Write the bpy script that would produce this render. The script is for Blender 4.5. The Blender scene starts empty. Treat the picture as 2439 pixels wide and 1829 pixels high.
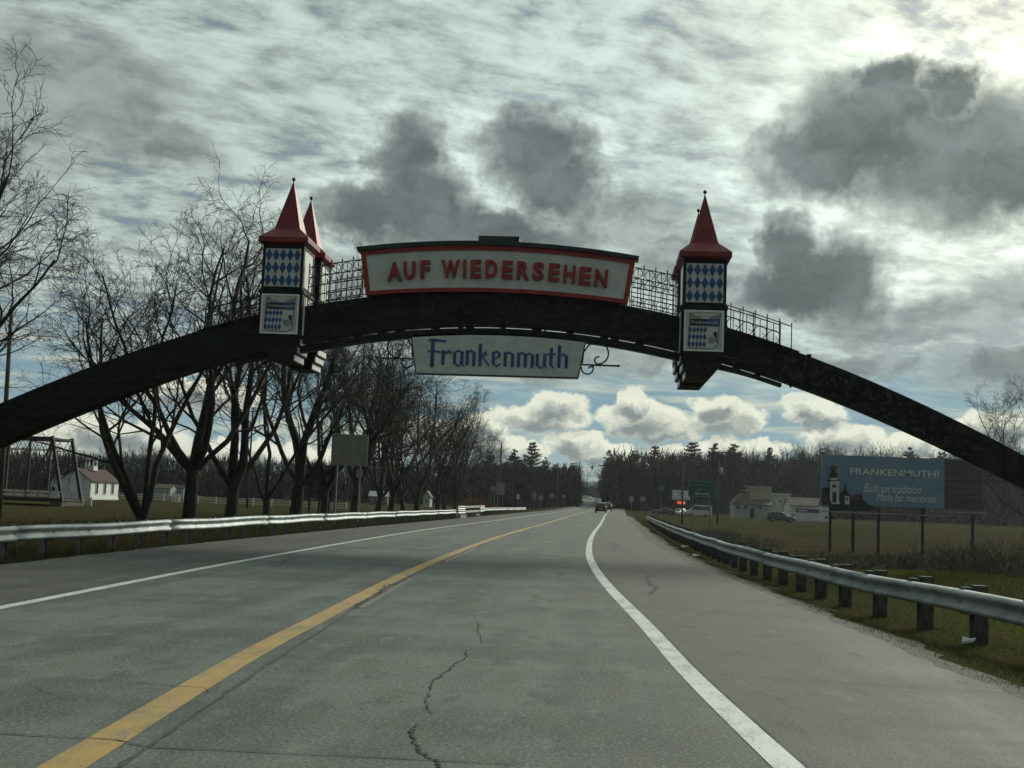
import bpy, bmesh, math, random
import numpy as np
from mathutils import Vector, Matrix

SC = bpy.context.scene
COL = SC.collection

# ------------------------------------------------------------------ camera
# pixel measurements below are in the photograph's own 2439 x 1829 pixels
FPX, CX, CY, EYE = 2739.0, 1219.5, 914.5, 1.45
ROLL = 0.040
_vx, _vy = 1417 - CX, CY - 1199.6           # where the road direction (+Y) meets the horizon
_a = _vx * math.cos(ROLL) - _vy * math.sin(ROLL)
_b = _vx * math.sin(ROLL) + _vy * math.cos(ROLL)
PITCH = math.atan(-_b / FPX)
YAW = math.atan(_a * math.cos(PITCH) / FPX)
FW = np.array([-math.sin(YAW) * math.cos(PITCH), math.cos(YAW) * math.cos(PITCH), math.sin(PITCH)])
_r0 = np.array([math.cos(YAW), math.sin(YAW), 0.0])
_u0 = np.cross(_r0, FW)
RT = math.cos(ROLL) * _r0 + math.sin(ROLL) * _u0
UP = -math.sin(ROLL) * _r0 + math.cos(ROLL) * _u0
EYEV = np.array([0, 0, EYE])


def ray(x, y):
    return FW * FPX + RT * (x - CX) + UP * (CY - y)


def G(x, y, z=0.0):
    """point of the level z seen at a pixel of the photograph"""
    d = ray(x, y)
    return EYEV + d * (z - EYE) / d[2]


def P(x, y, Y):
    """point of the upright plane at distance Y seen at a pixel of the photograph"""
    d = ray(x, y)
    return EYEV + d * Y / d[1]


def azel(x, y):
    d = ray(x, y)
    d = d / np.linalg.norm(d)
    return math.degrees(math.atan2(d[0], d[1])), math.degrees(math.asin(d[2]))


cam = bpy.data.cameras.new('camera')
camo = bpy.data.objects.new('camera', cam)
COL.objects.link(camo)
cam.sensor_width = 36.0
cam.lens = FPX / 2439 * 36.0
cam.clip_end = 20000
cam.clip_start = 0.1
camo.matrix_world = Matrix(((RT[0], UP[0], -FW[0], 0), (RT[1], UP[1], -FW[1], 0), (RT[2], UP[2], -FW[2], EYE), (0, 0, 0, 1)))
SC.camera = camo

# ------------------------------------------------------------------ colour management
SC.view_settings.view_transform = 'Standard'
SC.view_settings.look = 'None'
SC.view_settings.gamma = 1.0
SC.view_settings.use_curve_mapping = False
SC.view_settings.exposure = 0.1
SC.render.engine = 'CYCLES'
try:
    SC.cycles.use_denoising = True
    SC.cycles.denoiser = 'OPENIMAGEDENOISE'
except Exception:
    pass
SC.cycles.use_adaptive_sampling = True
SC.cycles.adaptive_threshold = 0.02
SC.cycles.adaptive_min_samples = 8
SC.cycles.max_bounces = 4
SC.cycles.transparent_max_bounces = 6

# ------------------------------------------------------------------ sun and sky
SUN_AZ, SUN_EL = 30.0, 28.0
sun_dir = Vector((math.sin(math.radians(SUN_AZ)) * math.cos(math.radians(SUN_EL)),
                  math.cos(math.radians(SUN_AZ)) * math.cos(math.radians(SUN_EL)), math.sin(math.radians(SUN_EL))))
sl = bpy.data.lights.new('sun', 'SUN')
sl.energy = 2.9
sl.angle = math.radians(20.0)          # seen through thin cloud
sl.color = (1.0, 0.98, 0.84)
slo = bpy.data.objects.new('sun', sl)
COL.objects.link(slo)
slo.rotation_euler = (-sun_dir).to_track_quat('-Z', 'Y').to_euler()

world = bpy.data.worlds.new('World')
SC.world = world
world.use_nodes = True
try:
    world.cycles.sampling_method = 'MANUAL'
    world.cycles.sample_map_resolution = 512
except Exception:
    pass
WT = world.node_tree
WT.nodes.clear()


class S:
    """a value socket with arithmetic"""
    tree = WT

    def __init__(self, sock):
        self.s = sock

    @staticmethod
    def op(kind, *args, clamp=False):
        n = S.tree.nodes.new('ShaderNodeMath')
        n.operation = kind
        n.use_clamp = clamp
        for i, a in enumerate(args):
            if isinstance(a, S):
                S.tree.links.new(a.s, n.inputs[i])
            else:
                n.inputs[i].default_value = a
        return S(n.outputs[0])

    def __add__(self, o): return S.op('ADD', self, o)
    __radd__ = __add__
    def __sub__(self, o): return S.op('SUBTRACT', self, o)
    def __rsub__(self, o): return S.op('SUBTRACT', o, self)
    def __mul__(self, o): return S.op('MULTIPLY', self, o)
    __rmul__ = __mul__
    def __truediv__(self, o): return S.op('DIVIDE', self, o)


def smax(a, b): return S.op('MAXIMUM', a, b)
def smin(a, b): return S.op('MINIMUM', a, b)


def sstep(x, lo, hi):
    n = S.tree.nodes.new('ShaderNodeMapRange')
    n.interpolation_type = 'SMOOTHSTEP'
    S.tree.links.new(x.s, n.inputs['Value'])
    n.inputs['From Min'].default_value = lo
    n.inputs['From Max'].default_value = hi
    return S(n.outputs['Result'])


def vec(x, y, z):
    n = S.tree.nodes.new('ShaderNodeCombineXYZ')
    for i, a in enumerate((x, y, z)):
        if isinstance(a, S):
            S.tree.links.new(a.s, n.inputs[i])
        else:
            n.inputs[i].default_value = a
    return n.outputs[0]


def noise(v, scale, detail=5, rough=0.55, dist=0.0, lac=2.0):
    n = S.tree.nodes.new('ShaderNodeTexNoise')
    S.tree.links.new(v, n.inputs['Vector'])
    n.inputs['Scale'].default_value = scale
    n.inputs['Detail'].default_value = detail
    n.inputs['Roughness'].default_value = rough
    n.inputs['Distortion'].default_value = dist
    n.inputs['Lacunarity'].default_value = lac
    return S(n.outputs['Fac'])


def mixc(f, a, b):
    n = S.tree.nodes.new('ShaderNodeMix')
    n.data_type = 'RGBA'
    if isinstance(f, S):
        S.tree.links.new(f.s, n.inputs[0])
    else:
        n.inputs[0].default_value = f
    for i, c in ((6, a), (7, b)):
        if isinstance(c, (tuple, list)):
            n.inputs[i].default_value = (c[0], c[1], c[2], 1)
        else:
            S.tree.links.new(c, n.inputs[i])
    return n.outputs[2]


def scalec(col, f):
    n = S.tree.nodes.new('ShaderNodeVectorMath')
    n.operation = 'SCALE'
    if isinstance(col, (tuple, list)):
        n.inputs[0].default_value = col
    else:
        S.tree.links.new(col, n.inputs[0])
    if isinstance(f, S):
        S.tree.links.new(f.s, n.inputs['Scale'])
    else:
        n.inputs['Scale'].default_value = f
    return n.outputs[0]


tc = WT.nodes.new('ShaderNodeTexCoord')
sep = WT.nodes.new('ShaderNodeSeparateXYZ')
WT.links.new(tc.outputs['Generated'], sep.inputs[0])
dx, dy, dz = (S(sep.outputs[i]) for i in range(3))
AZ = S.op('ARCTAN2', dx, dy) * 57.2958
EL = S.op('ARCSINE', dz) * 57.2958
dot = dx * sun_dir[0] + dy * sun_dir[1] + dz * sun_dir[2]
SANG = S.op('ARCCOSINE', smin(dot, 0.99999)) * 57.2958         # degrees away from the sun
glow = S.op('POWER', 2.71828, SANG * (-1 / 10.5))
glow2 = S.op('POWER', 2.71828, SANG * (-1 / 22.0))
zz = smax(dz, 0.0)

nish = WT.nodes.new('ShaderNodeTexSky')
nish.sky_type = 'NISHITA'
nish.sun_disc = False
nish.sun_elevation = math.radians(SUN_EL)
nish.sun_rotation = math.radians(SUN_AZ)
nish.altitude = 200
nish.air_density = 1.0
nish.dust_density = 0.6
nish.ozone_density = 2.0
blue = scalec(nish.outputs[0], 0.62)

# angular position on the sky in degrees, and the same pushed about by turbulence
ANG = vec(AZ, EL, 0.0)


def vmath(op, *args):
    n = WT.nodes.new('ShaderNodeVectorMath')
    n.operation = op
    for i, a in enumerate(args):
        if isinstance(a, (tuple, list)):
            n.inputs[i].default_value = a
        else:
            WT.links.new(a.s if isinstance(a, S) else a, n.inputs[i])
    return n.outputs['Value'] if op in ('LENGTH', 'DOT_PRODUCT') else n.outputs[0]


def turb(v, scale, off, amp, detail=4, rough=0.55):
    """v moved by a vector noise of the given reach in degrees"""
    n = WT.nodes.new('ShaderNodeTexNoise')
    WT.links.new(vmath('ADD', v, off), n.inputs['Vector'])
    n.inputs['Scale'].default_value = scale
    n.inputs['Detail'].default_value = detail
    n.inputs['Roughness'].default_value = rough
    c = vmath('SUBTRACT', n.outputs['Color'], (0.5, 0.5, 0.5))
    return vmath('MULTIPLY_ADD', c, amp, v)


def blobs(v, lst):
    """1 in the middle of the nearest heap, 0 at its rim, below 0 outside (heaps measured on the photograph at 2212 pixels width)"""
    f = None
    for (x, y, rx, ry) in lst:
        a0, e0 = azel(x * 1.10262, y * 1.10262)
        k = (FPX / 57.3 / 1.10262 / rx, FPX / 57.3 / 1.10262 / ry, 0.0)
        t = S(vmath('LENGTH', vmath('MULTIPLY_ADD', v, k, (-a0 * k[0], -e0 * k[1], 0.0))))
        f = t if f is None else smin(f, t)
    return 1.0 - f


# 1. high rippled sheet, laid out on a level plane so that it recedes to the horizon
px = dx / (zz + 0.12)
py = dy / (zz + 0.12)
flat = vec(px * 1.1 + py * 0.25, py * 1.0 - px * 0.42, 0.0)
flatw = turb(flat, 1.6, (4.0, 1.0, 0.0), (0.17, 0.15, 0.2), 3)
big = noise(flat, 1.1, 2, 0.5)
cells = noise(flatw, 4.6, 6, 0.62)
rip = noise(vmath('MULTIPLY', flatw, (0.8, 1.15, 1.0)), 12.0, 6, 0.64)
sheet = cells * 0.48 + rip * 0.52
cover = sstep(sheet * 0.9 + big * 0.42 + sstep(EL, 5.0, 14.0) * 0.09, 0.56, 0.70)
tex = sstep(sheet, 0.38, 0.62)
away = sstep(SANG, 45.0, 110.0)  # added dimming of the sky far from the sun, to darken camera-facing boards
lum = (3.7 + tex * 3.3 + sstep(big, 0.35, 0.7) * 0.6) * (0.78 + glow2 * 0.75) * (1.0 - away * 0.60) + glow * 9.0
hicol = scalec(mixc(sstep(SANG, 4.0, 30.0), (0.99, 1.0, 0.80), (0.845, 1.0, 0.935)), lum)
gap = mixc(0.55, blue, (1.9, 2.5, 2.75))
gap = mixc(glow, gap, (9.0, 8.9, 7.6))
sky = mixc(cover, gap, hicol)

# 2. low band near the horizon: heaped clouds with pale tops and grey bases in front of open blue
W2 = turb(ANG, 0.75, (3.0, 9.0, 0.0), (2.6, 1.7, 0.0), 6, 0.60)
streak = noise(vmath('MULTIPLY', turb(ANG, 0.3, (1.0, 2.0, 0.0), (2.0, 0.35, 0.0), 4), (0.11, 1.1, 0.0)), 1.0, 4, 0.55)
low = 1.0 - sstep(EL + (big - 0.5) * 4.0, 4.8, 8.0)
open_blue = scalec(mixc(sstep(EL, 0.5, 6.5), (0.55, 0.74, 0.78), (0.32, 0.56, 0.68)), 5.6)
band = mixc(sstep(streak, 0.47, 0.66) * 0.82, open_blue, scalec((0.96, 1.0, 0.80), 6.0))
HEAPS = [(1195, 880, 75, 34), (1170, 900, 110, 30), (1372, 872, 45, 34), (1385, 905, 95, 38), (1430, 930, 90, 30), (1545, 882, 55, 30), (1570, 905, 85, 32), (1740, 872, 60, 26), (1765, 890, 80, 22), (1815, 940, 90, 32), (1850, 965, 110, 25),
         (1245, 955, 75, 26), (1290, 975, 90, 22), (1340, 990, 80, 18), (1110, 975, 90, 34), (1600, 965, 110, 24), (1985, 960, 90, 26), (1035, 930, 70, 36), (1060, 965, 60, 26),
         (1480, 985, 100, 18), (900, 945, 130, 40), (560, 985, 180, 30), (250, 940, 160, 40), (60, 1000, 130, 30), (2160, 930, 110, 40), (420, 850, 150, 40), (2330, 950, 120, 40)]
hb = blobs(W2, HEAPS)
hb2 = blobs(vmath('ADD', W2, (0.06, 0.50, 0.0)), HEAPS)
hm = sstep(hb, -0.10, 0.16)
pn = noise(vmath('MULTIPLY', W2, (0.75, 1.2, 0.0)), 1.0, 5, 0.6)
shade = 1.0 - sstep(hb2 + (pn - 0.5) * 1.5, -0.10, 0.85)
heapc = mixc(shade, scalec((0.80, 0.95, 0.96), 2.6), scalec((0.97, 1.0, 0.82), 7.8))
band = mixc(hm, band, heapc)
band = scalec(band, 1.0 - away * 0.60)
sky = mixc(low * 0.97, sky, band)

# 3. broad grey cloud in front of the sheet
W3 = turb(ANG, 0.30, (13.0, 5.0, 0.0), (6.0, 3.4, 0.0), 7, 0.60)
GREY = [(130, 200, 330, 150), (330, 310, 180, 70), (1450, 765, 360, 60), (1980, 700, 320, 80), (1150, 780, 280, 50), (2200, 800, 240, 60),
        (2150, 645, 110, 80), (1000, 620, 420, 90), (1350, 480, 180, 80), (1480, 570, 200, 90), (-200, 300, 300, 200), (2600, 650, 300, 180), (1640, 680, 200, 60), (1870, 800, 200, 40)]
gsh = sstep(noise(vmath('MULTIPLY', W3, (0.20, 0.36, 0.0)), 1.0, 6, 0.6), 0.34, 0.64)
gm = sstep(blobs(W3, GREY), -0.12, 0.60) * 0.82
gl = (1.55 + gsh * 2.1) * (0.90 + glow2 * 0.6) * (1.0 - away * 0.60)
sky = mixc(gm, sky, scalec((0.85, 1.0, 0.98), gl))

# 4. dark heaped clouds
W4 = turb(ANG, 0.46, (23.0, 31.0, 0.0), (4.6, 3.6, 0.0), 7, 0.60)
DARK = [(1895, 285, 200, 140), (2080, 345, 250, 145), (1780, 345, 160, 90), (2260, 400, 220, 95), (1915, 180, 80, 60), (2045, 205, 70, 65),
        (885, 340, 90, 105), (795, 455, 125, 65), (910, 445, 140, 95), (1150, 320, 125, 95), (1200, 410, 120, 80),
        (1040, 510, 260, 55), (1790, 590, 130, 90), (1705, 545, 75, 80), (1690, 630, 150, 50)]
dsh = sstep(noise(vmath('MULTIPLY', W4, (0.24, 0.32, 0.0)), 1.0, 5, 0.56), 0.30, 0.70)
dfld = blobs(W4, DARK)
dm = sstep(dfld + (rip - 0.5) * 0.30, -0.27, 0.52) * 0.95
rim = sstep(dfld, -0.75, -0.12) * (1.0 - sstep(dfld, -0.12, 0.1))
sky = scalec(sky, 1.0 + rim * 0.22)
dl = (1.05 + dsh * 1.15) * (0.84 + glow2 * 0.55)
sky = mixc(dm, sky, scalec((0.83, 1.0, 1.01), dl))

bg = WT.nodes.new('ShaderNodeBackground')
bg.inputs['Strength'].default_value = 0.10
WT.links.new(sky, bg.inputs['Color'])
wo = WT.nodes.new('ShaderNodeOutputWorld')
WT.links.new(bg.outputs[0], wo.inputs['Surface'])

# ------------------------------------------------------------------ materials
MATS = {}


def mat(name, col, rough=0.7, var=0.0, scale=3.0, col2=None, bump=0.0, bscale=30.0, metal=0.0, spec=0.4, detail=5, emit=None, stretch=None, coat=0.0):
    if name in MATS:
        return MATS[name]
    m = bpy.data.materials.new(name)
    m.use_nodes = True
    t = m.node_tree
    b = t.nodes['Principled BSDF']
    b.inputs['Base Color'].default_value = (*col, 1)
    b.inputs['Roughness'].default_value = rough
    b.inputs['Metallic'].default_value = metal
    b.inputs['Specular IOR Level'].default_value = spec
    b.inputs['Coat Weight'].default_value = coat
    if emit:
        b.inputs['Emission Color'].default_value = (*emit[0], 1)
        b.inputs['Emission Strength'].default_value = emit[1]
    if var or col2 or bump:
        tc_ = t.nodes.new('ShaderNodeTexCoord')
        src = tc_.outputs['Object']
        if stretch:
            mp = t.nodes.new('ShaderNodeMapping')
            mp.inputs['Scale'].default_value = stretch
            t.links.new(src, mp.inputs[0])
            src = mp.outputs[0]
        nz = t.nodes.new('ShaderNodeTexNoise')
        nz.inputs['Scale'].default_value = scale
        nz.inputs['Detail'].default_value = detail
        nz.inputs['Roughness'].default_value = 0.6
        t.links.new(src, nz.inputs['Vector'])
        if var or col2:
            c2 = col2 or tuple(c * (1 - var) for c in col)
            c1 = col if col2 else tuple(min(1, c * (1 + var)) for c in col)
            rmp = t.nodes.new('ShaderNodeMapRange')
            rmp.interpolation_type = 'SMOOTHSTEP'
            rmp.inputs['From Min'].default_value = 0.32
            rmp.inputs['From Max'].default_value = 0.68
            t.links.new(nz.outputs['Fac'], rmp.inputs['Value'])
            mx = t.nodes.new('ShaderNodeMix')
            mx.data_type = 'RGBA'
            mx.inputs[6].default_value = (*c1, 1)
            mx.inputs[7].default_value = (*c2, 1)
            t.links.new(rmp.outputs[0], mx.inputs[0])
            t.links.new(mx.outputs[2], b.inputs['Base Color'])
        if bump:
            nb = t.nodes.new('ShaderNodeTexNoise')
            nb.inputs['Scale'].default_value = bscale
            nb.inputs['Detail'].default_value = 4
            t.links.new(src, nb.inputs['Vector'])
            bp = t.nodes.new('ShaderNodeBump')
            bp.inputs['Strength'].default_value = bump
            bp.inputs['Distance'].default_value = 0.02
            t.links.new(nb.outputs['Fac'], bp.inputs['Height'])
            t.links.new(bp.outputs[0], b.inputs['Normal'])
    MATS[name] = m
    return m


# ------------------------------------------------------------------ objects
def tag(o, label=None, cat=None, group=None, kind=None):
    if label:
        o['label'] = label
    if cat:
        o['category'] = cat
    if group:
        o['group'] = group
    if kind:
        o['kind'] = kind
    return o


def thing(name, loc, label, cat, group=None, rz=0.0):
    o = bpy.data.objects.new(name, None)
    o.empty_display_size = 0.2
    COL.objects.link(o)
    o.location = [float(v) for v in loc]
    o.rotation_euler = (0, 0, rz)
    return tag(o, label, cat, group)


def link(name, me, parent=None, loc=(0, 0, 0), rz=0.0):
    o = bpy.data.objects.new(name, me)
    COL.objects.link(o)
    if parent is not None:
        o.parent = parent
    o.location = loc
    o.rotation_euler = (0, 0, rz)
    return o


def copy_tree(o, parent=None):
    c = o.copy()
    COL.objects.link(c)
    c.parent = parent
    for ch in list(o.children):
        copy_tree(ch, c)
    return c


class MB:
    """collects faces; coordinates are local to the thing they belong to"""

    def __init__(self, org=(0, 0, 0)):
        self.v, self.f, self.m = [], [], []
        self.o = np.array(org, float)
        self.mi = 0

    def pt(self, p):
        self.v.append((float(p[0] - self.o[0]), float(p[1] - self.o[1]), float(p[2] - self.o[2])))
        return len(self.v) - 1

    def face(self, pts):
        self.f.append([self.pt(p) for p in pts])
        self.m.append(self.mi)

    def idx(self, ids):
        self.f.append(list(ids))
        self.m.append(self.mi)

    def box(self, c, s, rz=0.0, taper=1.0):
        """centre, full sizes; taper scales the top"""
        cs, sn = math.cos(rz), math.sin(rz)
        ids = []
        for k in (-1, 1):
            t = taper if k > 0 else 1.0
            for (i, j) in ((-1, -1), (1, -1), (1, 1), (-1, 1)):
                lx, ly = i * s[0] / 2 * t, j * s[1] / 2 * t
                ids.append(self.pt((c[0] + lx * cs - ly * sn, c[1] + lx * sn + ly * cs, c[2] + k * s[2] / 2)))
        a = ids
        for q in ((3, 2, 1, 0), (4, 5, 6, 7), (0, 1, 5, 4), (1, 2, 6, 5), (2, 3, 7, 6), (3, 0, 4, 7)):
            self.idx([a[i] for i in q])
        return self

    def bb(self, x0, x1, y0, y1, z0, z1):
        return self.box(((x0 + x1) / 2, (y0 + y1) / 2, (z0 + z1) / 2), (abs(x1 - x0), abs(y1 - y0), abs(z1 - z0)))

    def bar(self, a, b, w, d=None, up=(0, 0, 1)):
        """square bar between two points"""
        a, b = np.array(a, float), np.array(b, float)
        d = d or w
        t = b - a
        L = np.linalg.norm(t)
        if L < 1e-6:
            return self
        t /= L
        u = np.array(up, float)
        s = np.cross(t, u)
        if np.linalg.norm(s) < 1e-3:
            s = np.cross(t, (1.0, 0, 0))
        s /= np.linalg.norm(s)
        u = np.cross(s, t)
        ids = []
        for p in (a, b):
            for (i, j) in ((-1, -1), (1, -1), (1, 1), (-1, 1)):
                ids.append(self.pt(p + s * i * w / 2 + u * j * d / 2))
        for q in ((3, 2, 1, 0), (4, 5, 6, 7), (0, 1, 5, 4), (1, 2, 6, 5), (2, 3, 7, 6), (3, 0, 4, 7)):
            self.idx([ids[i] for i in q])
        return self

    def tube(self, pts, rad, k=6, cap=True):
        pts = [np.array(p, float) for p in pts]
        n = len(pts)
        if not hasattr(rad, '__len__'):
            rad = [rad] * n
        prev = None
        rings = []
        s = None
        for i, p in enumerate(pts):
            t = pts[min(i + 1, n - 1)] - pts[max(i - 1, 0)]
            t = t / (np.linalg.norm(t) + 1e-9)
            if s is None:
                s = np.cross(t, (0.0, 0, 1.0)) if abs(t[2]) < 0.9 else np.cross(t, (1.0, 0, 0))
            s = s - t * np.dot(s, t)
            s /= np.linalg.norm(s) + 1e-9
            u = np.cross(t, s)
            rings.append([self.pt(p + (s * math.cos(2 * math.pi * j / k) + u * math.sin(2 * math.pi * j / k)) * rad[i]) for j in range(k)])
        for a, b in zip(rings, rings[1:]):
            for j in range(k):
                self.idx((a[j], a[(j + 1) % k], b[(j + 1) % k], b[j]))
        if cap:
            self.idx(rings[0][::-1])
            self.idx(rings[-1])
        return self

    def prism(self, poly, off):
        """polygon (3d points) pushed along off"""
        a = [self.pt(p) for p in poly]
        b = [self.pt(np.array(p, float) + np.array(off, float)) for p in poly]
        n = len(a)
        self.idx(a)
        self.idx(b[::-1])
        for i in range(n):
            self.idx((a[i], b[i], b[(i + 1) % n], a[(i + 1) % n]))
        return self

    def lathe(self, c, prof, k=10):
        rings = [[self.pt((c[0] + r * math.cos(2 * math.pi * j / k), c[1] + r * math.sin(2 * math.pi * j / k), c[2] + z)) for j in range(k)] for (r, z) in prof]
        for a, b in zip(rings, rings[1:]):
            for j in range(k):
                self.idx((a[j], a[(j + 1) % k], b[(j + 1) % k], b[j]))
        self.idx(rings[0][::-1])
        self.idx(rings[-1])
        return self

    def mesh(self, name, mats, smooth=False):
        me = bpy.data.meshes.new(name)
        me.from_pydata(self.v, [], self.f)
        for m in (mats if isinstance(mats, (list, tuple)) else [mats]):
            me.materials.append(m)
        if any(self.m):
            me.polygons.foreach_set('material_index', self.m)
        if smooth:
            me.polygons.foreach_set('use_smooth', [True] * len(me.polygons))
        bm = bmesh.new()
        bm.from_mesh(me)
        bmesh.ops.recalc_face_normals(bm, faces=bm.faces)
        bm.to_mesh(me)
        bm.free()
        me.update()
        return me

    def build(self, name, mats, parent=None, smooth=False, bevel=0.0):
        o = link(name, self.mesh(name, mats, smooth), parent)
        if bevel:
            md = o.modifiers.new('bevel', 'BEVEL')
            md.width = bevel
            md.segments = 2
            md.limit_method = 'ANGLE'
        return o


def np_mesh(name, V, F, mats, mi=None):
    """big triangle or quad mesh straight from arrays"""
    me = bpy.data.meshes.new(name)
    V = np.asarray(V, np.float32)
    F = np.asarray(F, np.int32)
    k = F.shape[1]
    me.vertices.add(len(V))
    me.vertices.foreach_set('co', V.ravel())
    me.loops.add(F.size)
    me.loops.foreach_set('vertex_index', F.ravel())
    me.polygons.add(len(F))
    me.polygons.foreach_set('loop_start', np.arange(0, F.size, k, dtype=np.int32))
    try:
        me.polygons.foreach_set('loop_total', np.full(len(F), k, np.int32))
    except Exception:
        pass
    for m in (mats if isinstance(mats, (list, tuple)) else [mats]):
        me.materials.append(m)
    if mi is not None:
        me.polygons.foreach_set('material_index', np.asarray(mi, np.int32))
    me.update(calc_edges=True)
    me.validate()
    return me


def text_mesh(name, body, size, extrude, m, offset=0.0, shear=0.0, spacing=1.0, align='CENTER'):
    cu = bpy.data.curves.new(name, 'FONT')
    cu.body = body
    cu.size = size
    cu.extrude = extrude
    cu.offset = offset
    cu.shear = shear
    cu.space_character = spacing
    cu.align_x = align
    cu.resolution_u = 3
    ob = bpy.data.objects.new(name, cu)
    COL.objects.link(ob)
    dg = bpy.context.evaluated_depsgraph_get()
    dg.update()
    me = bpy.data.meshes.new_from_object(ob.evaluated_get(dg))
    bpy.data.objects.remove(ob)
    bpy.data.curves.remove(cu)
    me.materials.clear()
    me.materials.append(m)
    me.name = name
    return me


def upright(o):
    """turn a text mesh so that it stands in the XZ plane and faces the road user (-Y)"""
    o.rotation_euler = (math.pi / 2, 0, 0)
    return o


rnd = random.Random(7)

# ------------------------------------------------------------------ the lie of the land
_CY = [-80, -20, 0, 6, 10.5, 14, 20, 32, 43, 60, 74, 114, 160, 240, 300, 360, 420, 500, 600, 700, 900]
_CXX = [3.2, -0.6, -2.1, -2.66, -3.0, -3.15, -3.42, -3.68, -3.72, -3.55, -3.3, -2.75, -2.15, -0.7, 0.7, 1.9, 2.4, 1.0, -4, -12, -34]


def smooth_interp(y, ys, xs):
    y = min(max(y, ys[0]), ys[-1])
    i = max(0, min(len(ys) - 2, next((k for k in range(len(ys) - 1) if y <= ys[k + 1]), len(ys) - 2)))

    def slope(k):
        if k <= 0:
            return (xs[1] - xs[0]) / (ys[1] - ys[0])
        if k >= len(ys) - 1:
            return (xs[-1] - xs[-2]) / (ys[-1] - ys[-2])
        h0, h1 = ys[k] - ys[k - 1], ys[k + 1] - ys[k]
        return ((xs[k] - xs[k - 1]) / h0 * h1 + (xs[k + 1] - xs[k]) / h1 * h0) / (h0 + h1)
    h = ys[i + 1] - ys[i]
    t = (y - ys[i]) / h
    m0, m1 = slope(i) * h, slope(i + 1) * h
    return (2 * t ** 3 - 3 * t * t + 1) * xs[i] + (t ** 3 - 2 * t * t + t) * m0 + (-2 * t ** 3 + 3 * t * t) * xs[i + 1] + (t ** 3 - t * t) * m1


def cx(y):
    return smooth_interp(y, _CY, _CXX)


def rz(y):
    return smooth_interp(y, [-100, 0, 120, 230, 300, 420, 600, 800, 1000, 6000], [0, 0, 0, 0.05, 0.5, 1.75, 4.0, 6.0, 7.0, 7.0])


def ss(x, a, b):
    t = min(1, max(0, (x - a) / (b - a)))
    return t * t * (3 - 2 * t)


def hash2(x, y):
    return math.sin(x * 0.31 + 1.3 * math.sin(y * 0.17)) * math.cos(y * 0.23 + math.sin(x * 0.11))


def gz(x, y):
    """height of the ground"""
    o = x - cx(y)
    b = rz(y)
    near = 1 - ss(y, 110, 200)
    if o >= 0:
        z = b - 0.06 - 0.16 * ss(o, 6.4, 7.8) - (1.25 * near + 0.1) * ss(o, 8.6, 17)
        z += 1.25 * math.exp(-(((x - 11.2) / 3.6) ** 2 + ((y - 31) / 6.5) ** 2)) * ss(o, 8.8, 12)
    else:
        o = -o
        z = b * (1 - ss(o, 20, 120)) - 0.06 - 0.1 * ss(o, 6.7, 8) - 0.85 * ss(o, 8.6, 17)
    z += 0.10 * hash2(x * 1.7, y * 1.7) * ss(o, 9.5, 16)
    return z


def on(x, y, dz=0.0):
    return (x, y, gz(x, y) + dz)

# ------------------------------------------------------------------ ground, road, paint
def road_material(name, c1, c2, warm):
    m = bpy.data.materials.new(name)
    m.use_nodes = True
    t = m.node_tree
    b = t.nodes['Principled BSDF']
    b.inputs['Specular IOR Level'].default_value = 0.20
    S.tree = t
    tc_ = t.nodes.new('ShaderNodeTexCoord')
    v = tc_.outputs['Object']

    def mp(sc):
        n = t.nodes.new('ShaderNodeMapping')
        n.inputs['Scale'].default_value = sc
        t.links.new(v, n.inputs[0])
        return n.outputs[0]
    blot = noise(mp((0.8, 0.28, 1)), 1.0, 6, 0.62)
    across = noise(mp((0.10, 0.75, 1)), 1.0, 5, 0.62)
    wear = noise(mp((1.5, 0.035, 1)), 1.0, 3, 0.5)
    grit = noise(v, 38.0, 4, 0.75)
    grit2 = noise(v, 150.0, 2, 0.7)
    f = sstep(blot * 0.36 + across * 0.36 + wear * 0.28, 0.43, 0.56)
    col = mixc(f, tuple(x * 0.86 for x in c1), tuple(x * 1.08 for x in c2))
    col = mixc(sstep(noise(mp((1.3, 0.5, 1)), 1.7, 5, 0.65), 0.50, 0.64) * 0.6, col, warm)
    col = mixc(sstep(noise(mp((0.6, 0.25, 1)), 3.1, 6, 0.7), 0.52, 0.66) * 0.6, col, tuple(x * 0.60 for x in c1))
    col = mixc(sstep(noise(mp((2.0, 1.0, 1)), 1.3, 6, 0.7), 0.54, 0.70) * 0.55, col, tuple(min(1, x * 1.5) for x in c2))
    col = mixc(sstep(grit, 0.52, 0.66) * 0.75, col, tuple(min(1, x * 2.2) for x in c2))
    col = mixc((1.0 - sstep(grit, 0.34, 0.48)) * 0.7, col, tuple(x * 0.40 for x in c1))
    col = mixc(sstep(grit2, 0.56, 0.66) * 0.7, col, tuple(x * 0.35 for x in c1))
    t.links.new(col, b.inputs['Base Color'])
    r = 0.74 + f * 0.12
    t.links.new(r.s, b.inputs['Roughness'])
    bp = t.nodes.new('ShaderNodeBump')
    bp.inputs['Strength'].default_value = 0.45
    bp.inputs['Distance'].default_value = 0.006
    h = grit * 0.6 + grit2 * 0.4
    t.links.new(h.s, bp.inputs['Height'])
    t.links.new(bp.outputs[0], b.inputs['Normal'])
    S.tree = WT
    MATS[name] = m
    return m


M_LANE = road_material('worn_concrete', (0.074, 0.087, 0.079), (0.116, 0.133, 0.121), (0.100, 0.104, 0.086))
M_SHR = road_material('shoulder_asphalt', (0.068, 0.075, 0.068), (0.096, 0.102, 0.092), (0.098, 0.096, 0.08))
M_SHL = road_material('dark_shoulder_asphalt', (0.054, 0.060, 0.056), (0.080, 0.085, 0.078), (0.08, 0.077, 0.065))


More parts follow.
